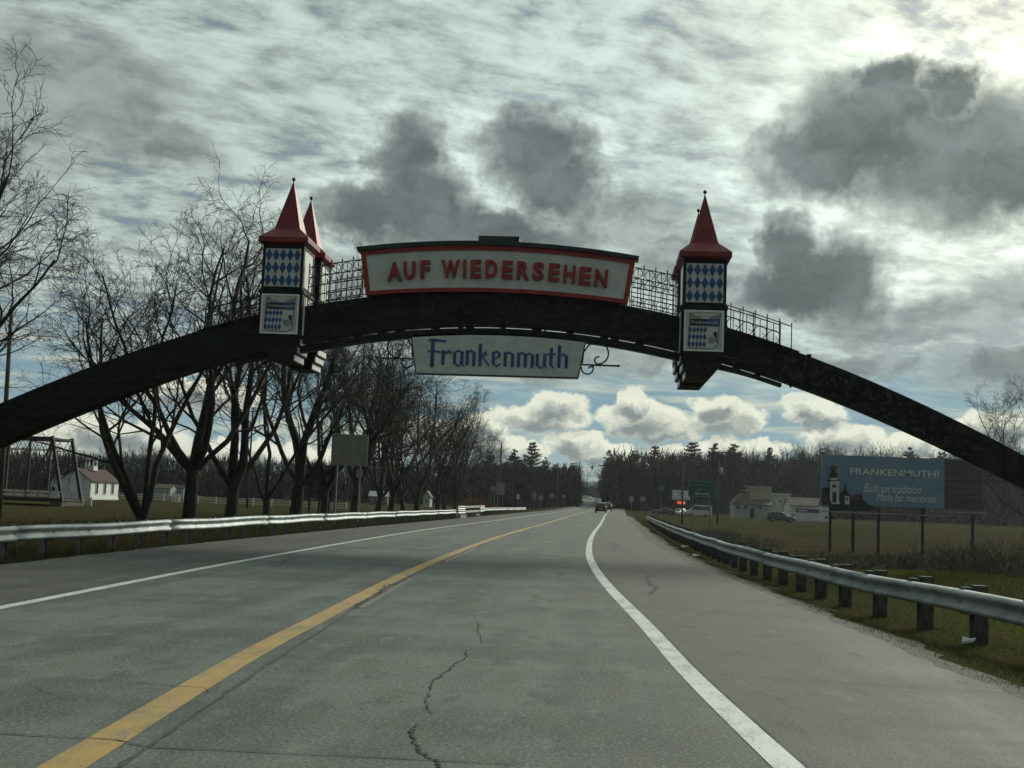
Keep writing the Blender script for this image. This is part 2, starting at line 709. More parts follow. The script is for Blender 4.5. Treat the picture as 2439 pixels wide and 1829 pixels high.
def paint_material(name, col, under, lo, hi):
    m = bpy.data.materials.new(name)
    m.use_nodes = True
    t = m.node_tree
    b = t.nodes['Principled BSDF']
    S.tree = t
    v = t.nodes.new('ShaderNodeTexCoord').outputs['Object']
    mp = t.nodes.new('ShaderNodeMapping')
    mp.inputs['Scale'].default_value = (1.0, 0.4, 1)
    t.links.new(v, mp.inputs[0])
    w = noise(v, 40.0, 4, 0.75) * 0.5 + noise(mp.outputs[0], 4.0, 6, 0.7) * 0.5
    t.links.new(mixc(sstep(w, lo, hi), col, under), b.inputs['Base Color'])
    b.inputs['Roughness'].default_value = 0.6
    S.tree = WT
    return m


M_WHITE = paint_material('white_road_paint', (0.52, 0.56, 0.53), (0.19, 0.205, 0.19), 0.46, 0.62)
M_YELLOW = paint_material('yellow_road_paint', (0.40, 0.255, 0.065), (0.17, 0.155, 0.10), 0.43, 0.62)
M_YELLOWW = paint_material('worn_yellow_road_paint', (0.24, 0.17, 0.06), (0.105, 0.115, 0.10), 0.36, 0.56)
M_CRACK = mat('crack_dark', (0.018, 0.022, 0.020), 0.9, var=0.4, scale=9)  # mottled dark tone of the road cracks
M_SEAM = mat('tarred_joint', (0.045, 0.05, 0.048), 0.85, var=0.5, scale=7)

YS = [-30 + 1.5 * i for i in range(0, 22)] + [3 + 0.4 * i for i in range(0, 120)]
YS += [51 + 4 * i for i in range(1, 60)]
YS += [291 + 12 * i for i in range(1, 50)]


def strip(name, o0, o1, dz, m, parent=None, y0=None, y1=None, wob=0.0, edge=None):
    """sheet along the road between two offsets from its centre line"""
    ys = [y for y in YS if (y0 is None or y > y0) and (y1 is None or y < y1)]
    if y0 is not None:
        ys = [y0] + ys
    if y1 is not None:
        ys = ys + [y1]
    V, F = [], []
    f0 = o0 if callable(o0) else (lambda y: o0)
    f1 = o1 if callable(o1) else (lambda y: o1)
    for i, y in enumerate(ys):
        j = rnd.uniform(-wob, wob)
        V.append((cx(y) + f0(y) + j, y, rz(y) + dz))
        V.append((cx(y) + f1(y) + j, y, rz(y) + dz))
        if i:
            F.append((2 * i - 2, 2 * i - 1, 2 * i + 1, 2 * i))
    me = np_mesh(name, V, F, m)
    return link(name, me, parent)


W_L, W_R = -3.72, 3.70      # edge lines


def wl_off(y):
    return -3.62 - 0.25 * ss(y, 25, 60) + 0.2 * ss(y, 60, 110)


def wr_off(y):
    return 3.88 - 0.30 * ss(y, 8, 34) + 0.05 * ss(y, 60, 120)


def er_off(y):
    rag = (0.05 * math.sin(y * 3.1) * math.sin(y * 1.27) + 0.035 * math.sin(y * 7.3 + math.sin(y * 2.1))) if y < 51 else 0.0
    return rag + 6.5 - 0.45 * ss(y, 18, 45) + 0.9 * ss(y, 90, 220)


def el_off(y):
    rag = (0.05 * math.sin(y * 2.7) * math.sin(y * 1.17) + 0.035 * math.sin(y * 6.3 + math.sin(y * 2.1))) if y < 51 else 0.0
    return rag - 6.75 + 0.1 * ss(y, 25, 40)


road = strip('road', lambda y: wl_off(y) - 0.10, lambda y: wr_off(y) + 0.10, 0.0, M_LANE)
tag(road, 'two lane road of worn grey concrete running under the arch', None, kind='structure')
shr = strip('road_shoulder', lambda y: wr_off(y) + 0.10, er_off, 0.0, M_SHR)
tag(shr, 'wide asphalt shoulder right of the driving lane', None, kind='structure')
shl = strip('road_shoulder', el_off, lambda y: wl_off(y) - 0.10, 0.0, M_SHL)
tag(shl, 'darker asphalt shoulder beside the left guardrail', None, kind='structure')
strip('edge_line', lambda y: wr_off(y) - 0.10, lambda y: wr_off(y) + 0.095, 0.004, M_WHITE, road, y1=330)
strip('edge_line', lambda y: wl_off(y) - 0.085, lambda y: wl_off(y) + 0.085, 0.004, M_WHITE, road, y1=330)
strip('centre_line', -0.14, 0.10, 0.004, M_YELLOW, road, y1=420)
for (a, b) in ((14.8, 20.5), (26.5, 34.5), (41, 46), (53, 58), (65, 71)):
    strip('centre_line_dash', 0.19, 0.28, 0.004, M_YELLOWW, road, y0=a, y1=b)
strip('edge_joint', lambda y: wr_off(y) + 0.10, lambda y: wr_off(y) + 0.125, 0.005, M_SEAM, shr, y1=140, wob=0.006)
strip('edge_joint', lambda y: wl_off(y) - 0.135, lambda y: wl_off(y) - 0.10, 0.005, M_SEAM, shl, y1=140, wob=0.008)


def crack(name, pts, w0, w1, m, parent, sub=4, jit=0.02, z=0.007):
    """ragged dark line through ground points"""
    q = []
    for a, b in zip(pts, pts[1:]):
        for k in range(sub):
            t = k / sub
            q.append((a[0] + (b[0] - a[0]) * t + rnd.uniform(-jit, jit), a[1] + (b[1] - a[1]) * t + rnd.uniform(-jit, jit)))
    q.append(pts[-1][:2])
    V, F = [], []
    for i, p in enumerate(q):
        a, b = q[max(0, i - 1)], q[min(len(q) - 1, i + 1)]
        tx, ty = b[0] - a[0], b[1] - a[1]
        L = math.hypot(tx, ty) + 1e-6
        w = rnd.uniform(w0, w1) / 2
        V.append((p[0] - ty / L * w, p[1] + tx / L * w, z))
        V.append((p[0] + ty / L * w, p[1] - tx / L * w, z))
        if i:
            F.append((2 * i - 2, 2 * i - 1, 2 * i + 1, 2 * i))
    return link(name, np_mesh(name, V, F, m), parent)


def zm(pts, sc, ox, oy):
    return [G(ox + x / sc, oy + y / sc) for x, y in pts]


c1 = zm([(1325, 570), (1325, 620), (1345, 690), (1265, 735), (1245, 785), (1180, 825), (1155, 850), (1075, 905), (1045, 975), (1020, 1045),
         (1050, 1105), (975, 1170), (930, 1215), (955, 1290), (980, 1330), (1050, 1365), (1095, 1395), (1105, 1423)], 2.458, 600, 1250)
crack('crack', c1[:3], 0.004, 0.016, M_CRACK, road, 6, 0.015)
crack('crack', c1[3:11], 0.004, 0.022, M_CRACK, road, 7, 0.016)
crack('crack', c1[11:15], 0.005, 0.028, M_CRACK, road, 7, 0.016)
crack('crack', c1[14:], 0.008, 0.035, M_CRACK, road, 7, 0.02)
crack('crack', zm([(1060, 790), (1130, 792), (1210, 795)], 2.458, 600, 1250), 0.004, 0.012, M_CRACK, road)
crack('crack', zm([(640, 512), (690, 520), (735, 517), (770, 508)], 2.458, 600, 1250), 0.006, 0.02, M_CRACK, road, 5, 0.02)
crack('crack', zm([(740, 405), (760, 375), (790, 355), (830, 350), (900, 325)], 2.458, 600, 1250), 0.012, 0.055, M_CRACK, road, 7, 0.05, 0.0075)
crack('crack', zm([(590, 490), (620, 470), (650, 455), (700, 430), (745, 400)], 2.458, 600, 1250), 0.012, 0.05, M_CRACK, road, 8, 0.05, 0.0075)
crack('slab_joint', zm([(0, 190), (500, 222), (1080, 258), (1450, 285)], 1.8146, 0, 1400), 0.006, 0.014, M_SEAM, road, 10, 0.004)
crack('slab_joint', zm([(0, 632), (500, 660), (640, 690), (1700, 738), (2212, 765)], 1.8146, 0, 1400), 0.008, 0.018, M_SEAM, road, 10, 0.004)
lj = zm([(400, 860), (520, 775), (740, 620), (1000, 440), (1250, 270), (1400, 180), (1540, 80), (1690, 0)], 1.8146, 0, 1400) + zm([(800, 360), (1040, 250)], 2.458, 600, 1250)
crack('lane_joint', lj, 0.018, 0.045, M_SEAM, road, 10, 0.008, 0.0062)
strip('lane_joint', 0.15, 0.18, 0.006, M_SEAM, road, y0=25.5, y1=150, wob=0.012)
for y in (19, 25.5, 31, 38, 46.5, 55, 64, 76, 90, 108):
    crack('slab_joint', [(cx(y) + wl_off(y) + 0.1, y - 0.1), (cx(y), y), (cx(y) + wr_off(y) - 0.12, y + 0.12)], 0.012, 0.03, M_SEAM, road, 14, 0.01, 0.0065)



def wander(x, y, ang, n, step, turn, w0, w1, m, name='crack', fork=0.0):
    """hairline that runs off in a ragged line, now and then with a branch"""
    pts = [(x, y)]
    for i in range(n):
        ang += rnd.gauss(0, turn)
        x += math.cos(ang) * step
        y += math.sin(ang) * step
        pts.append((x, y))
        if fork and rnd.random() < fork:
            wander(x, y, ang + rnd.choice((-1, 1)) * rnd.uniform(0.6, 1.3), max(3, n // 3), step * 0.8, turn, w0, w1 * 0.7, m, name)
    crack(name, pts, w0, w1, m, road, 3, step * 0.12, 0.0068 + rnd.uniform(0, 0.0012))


for (yy, side) in ((8.2, -1), (9.6, 1), (12.5, -1), (13.6, 1), (15.2, 1), (17.0, -1), (18.5, 1), (21, -1), (24, 1), (28, -1)):
    wander(cx(yy) + 0.22, yy, (0.0 if side > 0 else math.pi) + rnd.uniform(-0.4, 0.4), rnd.randint(4, 9), 0.09, 0.5, 0.003, 0.012, M_CRACK)
for k in range(9):
    yy = rnd.uniform(8, 26)
    wander(cx(yy) + rnd.choice((rnd.uniform(-3.2, -0.6), rnd.uniform(0.7, 3.3))), yy, rnd.uniform(-0.3, 0.3), rnd.randint(5, 12), 0.14, 0.35, 0.003, 0.010, M_SEAM)
crack('slab_joint', [G(1219 + 910 / 1.813, 914 + 1255 / 1.813), G(1219 + 1500 / 1.813, 914 + 1295 / 1.813), G(1219 + 2130 / 1.813, 914 + 1335 / 1.813)], 0.004, 0.012, M_SEAM, shr, 12, 0.008)
for yy in (16.5, 24.0, 33.0, 45.0):
    crack('slab_joint', [(cx(yy) + wr_off(yy) + 0.15, yy), (cx(yy) + 5.0, yy + 0.1), (cx(yy) + er_off(yy) - 0.1, yy + 0.15)], 0.006, 0.02, M_SEAM, shr, 10, 0.012)
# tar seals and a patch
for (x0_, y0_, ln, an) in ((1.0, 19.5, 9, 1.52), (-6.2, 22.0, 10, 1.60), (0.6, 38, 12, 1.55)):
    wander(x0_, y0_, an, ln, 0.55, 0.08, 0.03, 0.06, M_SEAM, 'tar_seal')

# the ground sheet
def ground_material():
    m = bpy.data.materials.new('rough_winter_grass')
    m.use_nodes = True
    t = m.node_tree
    b = t.nodes['Principled BSDF']
    b.inputs['Roughness'].default_value = 0.95
    b.inputs['Specular IOR Level'].default_value = 0.0
    S.tree = t
    v = t.nodes.new('ShaderNodeTexCoord').outputs['Object']
    big_ = noise(v, 0.045, 4, 0.6)
    mid = noise(v, 0.5, 5, 0.65)
    fin = noise(v, 9.0, 5, 0.7)
    col = mixc(sstep(big_ * 0.55 + mid * 0.45, 0.36, 0.54), (0.034, 0.044, 0.015), (0.060, 0.051, 0.029))
    col = mixc(sstep(fin, 0.42, 0.72) * 0.6, col, (0.016, 0.018, 0.010))
    col = mixc(sstep(noise(v, 1.4, 4, 0.7), 0.58, 0.78) * 0.5, col, (0.085, 0.075, 0.048))
    t.links.new(col, b.inputs['Base Color'])
    bp = t.nodes.new('ShaderNodeBump')
    bp.inputs['Strength'].default_value = 0.8
    bp.inputs['Distance'].default_value = 0.08
    t.links.new(fin.s, bp.inputs['Height'])
    t.links.new(bp.outputs[0], b.inputs['Normal'])
    S.tree = WT
    return m


M_GROUND = ground_material()
offs = [-5200, -2600, -1300, -800, -500, -320, -220, -160, -120, -95, -75, -60, -50, -42, -36, -31, -27, -24, -21, -19, -17, -15.5, -14, -12.8, -11.6, -10.6, -9.6, -8.6, -7.6, -6.9, -6.3, -3, 3,
        5.6, 6.3, 6.9, 7.6, 8.4, 9.2, 10, 10.8, 11.6, 12.4, 13.3, 14.3, 15.4, 16.6, 18, 19.5, 21, 23, 26, 30, 35, 42, 50, 60, 75, 95, 120, 160, 220, 320, 500, 800, 1300, 2600, 5200]
gy = [-60, -40] + [-30 + 2.0 * i for i in range(0, 66)] + [106 + 6 * i for i in range(0, 34)] + [320 + 25 * i for i in range(0, 24)] + [950, 1200, 1600, 2400, 3600, 5200, 7500]
V, F = [], []
for i, y in enumerate(gy):
    for o in offs:
        x = cx(y) + o
        V.append((x, y, gz(x, y)))
n_ = len(offs)
for i in range(len(gy) - 1):
    for j in range(n_ - 1):
        F.append((i * n_ + j, i * n_ + j + 1, (i + 1) * n_ + j + 1, (i + 1) * n_ + j))
gme = np_mesh('ground', V, F, M_GROUND)
gme.polygons.foreach_set('use_smooth', [True] * len(F))
ground = tag(link('ground', gme), 'rough winter grass fields on both sides of the road', None, kind='structure')

# gravel fringe along the right shoulder
M_GRAVEL = mat('gravel_dirt', (0.075, 0.072, 0.058), 0.95, col2=(0.035, 0.036, 0.026), scale=5.0, bump=0.6, bscale=40)


fr0 = strip('gravel_fringe', lambda y: er_off(y) - 0.06, lambda y: er_off(y) + 0.8 + 0.22 * math.sin(y * 1.3) + 0.1 * math.sin(y * 4.1), -0.012, M_GRAVEL, ground, y1=160)
fl0 = strip('gravel_fringe', lambda y: el_off(y) - 0.8 - 0.2 * math.sin(y * 1.1), lambda y: el_off(y) + 0.06, -0.012, M_GRAVEL, ground, y1=160)
for o_ in (fr0, fl0):
    for k_, v_ in enumerate(o_.data.vertices):
        if k_ % 2 == (1 if o_ is fr0 else 0):
            v_.co.z = gz(v_.co.x, v_.co.y) + 0.012

# ------------------------------------------------------------------ guardrails
M_GALV = mat('galvanised_steel', (0.33, 0.36, 0.355), 0.62, var=0.28, scale=2.2, metal=0.35, spec=0.5, bump=0.05, bscale=14)
M_POST = mat('weathered_timber_post', (0.062, 0.066, 0.060), 0.9, var=0.45, scale=7, bump=0.4, bscale=35)
M_STEELPOST = mat('dull_steel_post', (0.16, 0.17, 0.165), 0.55, var=0.3, scale=9, metal=0.4)
M_BOLT = mat('rusty_bolt', (0.09, 0.07, 0.055), 0.7)
PROF = [(0.0, 0.71), (0.035, 0.70), (0.075, 0.675), (0.085, 0.65), (0.075, 0.625), (0.03, 0.595), (0.010, 0.565), (0.010, 0.545), (0.03, 0.515), (0.075, 0.485), (0.085, 0.46), (0.075, 0.435), (0.035, 0.41), (0.0, 0.40)]


def resample(pts, step):
    out = [np.array(pts[0], float)]
    acc = 0.0
    for a, b in zip(pts, pts[1:]):
        a, b = np.array(a, float), np.array(b, float)
        L = np.linalg.norm(b - a)
        d = step - acc
        while d <= L:
            out.append(a + (b - a) * d / L)
            d += step
        acc = (acc + L) % step
    return out


def rail_mesh(path, side, base, org, lift=0.0, prof=PROF, sag=0.0, fl=0.0):
    """W beam along a path of (x, y); side = +1 when the face looks to +x"""
    mb = MB(org)
    th = 0.006
    ring = [(d, z) for d, z in prof] + [(d - th, z) for d, z in reversed(prof)]
    rows = []
    for i, p in enumerate(path):
        a, b = path[max(0, i - 1)], path[min(len(path) - 1, i + 1)]
        t = np.array([b[0] - a[0], b[1] - a[1]])
        t /= np.linalg.norm(t) + 1e-9
        nrm = np.array([t[1], -t[0]]) * side
        if fl:
            lift_ = lift + 0.012 * math.sin(p[1] * 0.9) * fl
        else:
            lift_ = lift
        rows.append([mb.pt((p[0] + nrm[0] * d, p[1] + nrm[1] * d, base(p[0], p[1]) + z + lift_)) for d, z in ring])
    k = len(ring)
    for r0, r1 in zip(rows, rows[1:]):
        for j in range(k):
            mb.idx((r0[j], r1[j], r1[(j + 1) % k], r0[(j + 1) % k]))
    mb.idx(rows[0])
    mb.idx(rows[-1][::-1])
    return mb


def guardrail(path, side, base, label, post_step, post_kind, seg=7.62, lap=0.25, group=None):
    p0 = path[0]
    org = (p0[0], p0[1], base(p0[0], p0[1]))
    t = thing('guardrail', org, label, 'guardrail', group)
    pts = resample(path, post_step / 2)
    per = max(2, int(round(seg / (post_step / 2))))
    for i in range(0, len(pts) - 1, per):
        sub = pts[i:i + per + 1]
        if len(sub) < 2:
            continue
        sub = [sub[0] - (sub[1] - sub[0]) * (lap / np.linalg.norm(sub[1] - sub[0])) * (1 if i else 0)] + sub[1:]
        off = 0.004 * ((i // per) % 2) * side
        sub = [np.array((p[0] + off, p[1])) for p in sub]
        rail_mesh(sub, side, base, org, fl=1.0).build('rail_beam', M_GALV, t, smooth=True)
    # posts with blocks between post and beam
    pm = MB()
    if post_kind == 'timber':
        pm.box((0, 0, 0.31), (0.19, 0.165, 0.92), taper=0.98)
        bm_ = MB().box((0.0, 0, 0.57), (0.12, 0.15, 0.36))
        pmat, gap = M_POST, 0.17
    else:
        pm.bb(-0.05, 0.05, -0.085, -0.079, -0.2, 0.70)
        pm.bb(-0.05, 0.05, 0.079, 0.085, -0.2, 0.70)
        pm.bb(-0.004, 0.004, -0.079, 0.079, -0.2, 0.70)
        bm_ = MB().box((0.0, 0, 0.56), (0.10, 0.14, 0.36))
        pmat, gap = M_STEELPOST, 0.13
    pme = pm.mesh('post', pmat)
    bme = bm_.mesh('block', M_POST)
    bolt = MB().lathe((0, 0, 0), [(0.018, 0), (0.018, 0.012), (0.008, 0.02)], 6).mesh('bolt', M_BOLT)
    for i in range(0, len(pts), 2):
        p = pts[i]
        a, b = pts[max(0, i - 1)], pts[min(len(pts) - 1, i + 1)]
        tt = np.array([b[0] - a[0], b[1] - a[1]])
        tt /= np.linalg.norm(tt)
        nrm = np.array([tt[1], -tt[0]]) * side
        ang = math.atan2(nrm[1], nrm[0])
        zb = base(p[0], p[1])
        q = p[:2] - nrm[:2] * (gap + 0.07)
        po = link('post', pme, t, (q[0] - org[0], q[1] - org[1], zb - org[2] + rnd.uniform(-0.02, 0.02)), ang + rnd.uniform(-0.05, 0.05))
        q2 = p[:2] - nrm[:2] * (0.066 if post_kind == 'timber' else 0.056)
        link('block', bme, t, (q2[0] - org[0], q2[1] - org[1], zb - org[2]), ang)
        if p[1] < 70:
            q3 = p[:2] + nrm[:2] * 0.012
            bo = link('bolt', bolt, t, (q3[0] - org[0], q3[1] - org[1], zb + 0.555 - org[2]))
            bo.rotation_euler = (0, math.pi / 2, ang)
    return t


rbase = lambda x, y: gz(x, y)
RR = [(6.6, 4.0), (5.95, 9.0), (5.19, 14.45), (4.77, 17.75), (4.33, 21.05), (4.13, 25.0), (3.85, 30.5), (3.75, 39.7), (3.80, 53.8), (4.25, 80), (5.0, 110)]
RR2 = [(smooth_interp(y, [p[1] for p in RR], [p[0] for p in RR]), y) for y in np.arange(4, 111, 0.5)]
guardrail(RR2, -1, rbase, 'long steel guardrail on dark timber posts along the right shoulder', 1.75, 'timber')
guardrail([(5.0, 111), (5.7, 120), (6.6, 134), (7.4, 150)], -1, rbase, 'far end of the right guardrail bending away from the road', 1.9, 'timber')
LRy = [6, 14, 22, 28, 37, 47, 60, 78, 88]
LRx = [-11.1, -11.35, -11.35, -11.2, -10.95, -10.85, -10.75, -10.62, -10.55]
LR2 = [(smooth_interp(y, LRy, LRx), y) for y in np.arange(6, 88.5, 0.5)]
guardrail(LR2, 1, rbase, 'long steel guardrail on thin posts in front of the row of bare trees', 1.6, 'steel')
# past the long rail: a higher bridge rail between two doubled transition pieces, then the flared end
hb_ = lambda x, y: gz(x, y) + 0.12
t = thing('guardrail', (-10.55, 88.6, gz(-10.55, 88.6)), 'short doubled bridge rail past the end of the long left guardrail', 'guardrail')
o_ = (-10.55, 88.6, gz(-10.55, 88.6))
pth = [(-10.55 - 0.02 * i, 88.6 + 0.6 * i) for i in range(0, 13)]
rail_mesh(pth, 1, hb_, o_, 0.16).build('rail_beam', M_GALV, t, smooth=True)
rail_mesh([(x + 0.01, y) for x, y in pth], 1, hb_, o_, -0.16).build('rail_beam', M_GALV, t, smooth=True)
pth2 = [(-10.80 - 0.02 * i, 96.2 + 1.2 * i) for i in range(0, 13)]
for lift in (0.18, -0.22):
    rail_mesh(pth2, 1, hb_, o_, lift, prof=[(0, 0.68), (0.05, 0.66), (0.05, 0.52), (0, 0.50)]).build('tube_rail', M_GALV, t)
pth3 = [(-11.06 - 0.02 * i, 111 + 0.6 * i) for i in range(0, 13)]
rail_mesh(pth3, 1, hb_, o_, 0.16).build('rail_beam', M_GALV, t, smooth=True)
rail_mesh([(x + 0.01, y) for x, y in pth3], 1, hb_, o_, -0.16).build('rail_beam', M_GALV, t, smooth=True)
M_CONC = mat('pale_concrete', (0.33, 0.33, 0.31), 0.85, var=0.2, scale=3, bump=0.2)
for (xx, yy) in ((-10.95, 96.0), (-10.98, 100.5), (-11.1, 105), (-11.3, 110.8), (-11.5, 117.5)):
    MB(o_).box((xx - 0.18, yy, gz(xx, yy) + 0.48), (0.16, 0.2, 1.1)).build('post', M_STEELPOST, t)
MB(o_).box((-11.2, 97.0, gz(-11.2, 97) + 0.12), (0.4, 4.6, 0.42), taper=0.9).build('kerb_block', M_CONC, t, bevel=0.03)
MB(o_).box((-11.55, 112.5, gz(-11.5, 112) + 0.12), (0.4, 3.6, 0.42), taper=0.9).build('kerb_block', M_CONC, t, bevel=0.03)
guardrail([(-11.35, 118.6), (-11.2, 130), (-10.6, 145), (-9.6, 162)], 1, rbase, 'far left guardrail end piece beyond the bridge rail', 1.9, 'steel')

# ------------------------------------------------------------------ the arch over the road
YA, YB = 35.0, 37.2
M_BEAM = mat('dark_stained_timber', (0.015, 0.018, 0.019), 0.6, var=0.35, scale=1.0, bump=0.10, bscale=5, stretch=(0.5, 1, 6), spec=0.25)
M_RED = mat('oxblood_roof_paint', (0.19, 0.028, 0.032), 0.5, var=0.18, scale=1.5, bump=0.1, bscale=9)
M_SIGNRED = mat('red_sign_paint', (0.30, 0.035, 0.03), 0.5, var=0.15, scale=2.0)
M_SIGNWHITE = mat('off_white_sign_paint', (0.56, 0.59, 0.55), 0.6, var=0.08, scale=2.5, bump=0.12, bscale=50)
M_CREAM = mat('cream_panel_paint', (0.82, 0.82, 0.76), 0.30, var=0.06, scale=1.5)
M_BLUE = mat('bavarian_blue_paint', (0.03, 0.09, 0.26), 0.5, var=0.2, scale=6)
M_LETBLUE = mat('blue_letter_paint', (0.035, 0.095, 0.24), 0.5, var=0.25, scale=3)
M_GREEN = mat('dark_green_trim', (0.022, 0.04, 0.034), 0.5, var=0.3, scale=2)
M_IRON = mat('black_wrought_iron', (0.012, 0.012, 0.013), 0.5, spec=0.4)
M_INK = mat('black_print', (0.02, 0.022, 0.028), 0.6)

TOPPX = [(0, 962), (145, 899), (289, 845), (398, 814), (542.5, 769), (611, 754), (747, 727), (872, 704), (1061.5, 694.5), (1188, 696), (1315, 704), (1495, 723), (1540, 740), (1616, 755), (1735, 783.5), (1874, 826), (2000, 878.5), (2200, 964), (2290, 1009), (2381, 1054), (2439, 1083)]
BOTPX = [(0, 1056), (159, 989), (289, 939), (398, 902.5), (506, 872), (611, 845), (887, 788), (992, 779), (1068, 776.5), (1160, 775.5), (1235, 778), (1324, 784), (1400, 792.6), (1492, 806), (1729, 866.5), (1862, 907), (2200, 1042), (2272, 1080)]
ACX = -3.2


def fit(px):
    a = np.array([P(x, y, YA)[[0, 2]] for x, y in px])
    return np.polyfit(a[:, 0] - ACX, a[:, 1], 4), a[:, 0].min(), a[:, 0].max()


_tc, _t0, _t1 = fit(TOPPX)
_bc, _b0, _b1 = fit(BOTPX)


def _ev(c, x, lo, hi):
    xc = min(max(x, lo), hi)
    return np.polyval(c, xc - ACX) + np.polyval(np.polyder(c), xc - ACX) * (x - xc)


def ztop(x): return _ev(_tc, x, _t0, _t1)
def zbot(x): return _ev(_bc, x, _b0, _b1)


AO = (ACX, YA, 0.0)
arch = thing('road_arch', AO, 'dark timber arch with red roofed towers and signs spanning the road', 'arch')


def beam(y0, y1, up, name='beam'):
    mb = MB(AO)
    xs = np.linspace(-27.0, 19.6, 90)
    rows = []
    for x in xs:
        zt, zb = ztop(x), zbot(x) + up
        rows.append([mb.pt((x, y0, zb)), mb.pt((x, y1, zb)), mb.pt((x, y1, zt)), mb.pt((x, y0, zt))])
    for a, b in zip(rows, rows[1:]):
        for j in range(4):
            mb.idx((a[j], a[(j + 1) % 4], b[(j + 1) % 4], b[j]))
    mb.idx(rows[0])
    mb.idx(rows[-1][::-1])
    return mb.build(name, M_BEAM, arch)


beam(YA, YA + 0.42, 0.0)
beam(YB, YB + 0.42, 0.5)
# ties between the two beams
for x in np.arange(-23, 18, 2.3):
    MB(AO).box((x, (YA + YB) / 2 + 0.21, ztop(x) - 0.25), (0.16, YB - YA - 0.43, 0.22)).build('cross_tie', M_BEAM, arch)
for x in (-26.2, 18.9):
    MB(AO).box((x, YA + 1.3, -0.9), (3.4, 3.6, 2.2), taper=0.85).build('footing', M_CONC, arch, bevel=0.05)

# trim strip hung under the front beam on spacers
xa, xb = P(560, 850, YA)[0], P(1862, 907, YA)[0]
mb = MB(AO)
rows = []
for x in np.linspace(xa, xb, 50):
    z = zbot(x)
    tk_ = 0.30 - 0.12 * ss(abs(x - ACX), 5.5, 8.0)
    rows.append([mb.pt((x, YA + 0.02, z - tk_)), mb.pt((x, YA + 0.34, z - tk_)), mb.pt((x, YA + 0.34, z - 0.075)), mb.pt((x, YA + 0.02, z - 0.075))])
for a, b in zip(rows, rows[1:]):
    for j in range(4):
        mb.idx((a[j], a[(j + 1) % 4], b[(j + 1) % 4], b[j]))
mb.idx(rows[0])
mb.idx(rows[-1][::-1])
mb.build('hanging_trim', M_BEAM, arch)
for zx, w in ((-560, 50), (-420, 50), (-150, 50), (40, 60), (200, 40), (350, 70), (617, 62), (807, 34), (878, 60), (1128, 38), (1384, 74), (1447, 14), (1636, 58), (1895, 60), (1995, 30), (2165, 70), (2700, 40), (2900, 60), (3060, 40)):
    px_ = 840 + zx / 3.16
    x = P(px_, 785, YA)[0]
    if xa < x < xb:
        ww = w / 3.16 * 0.0128
        MB(AO).box((x, YA + 0.18, zbot(x) - 0.0375), (ww, 0.30, 0.073)).build('spacer', M_BEAM, arch)


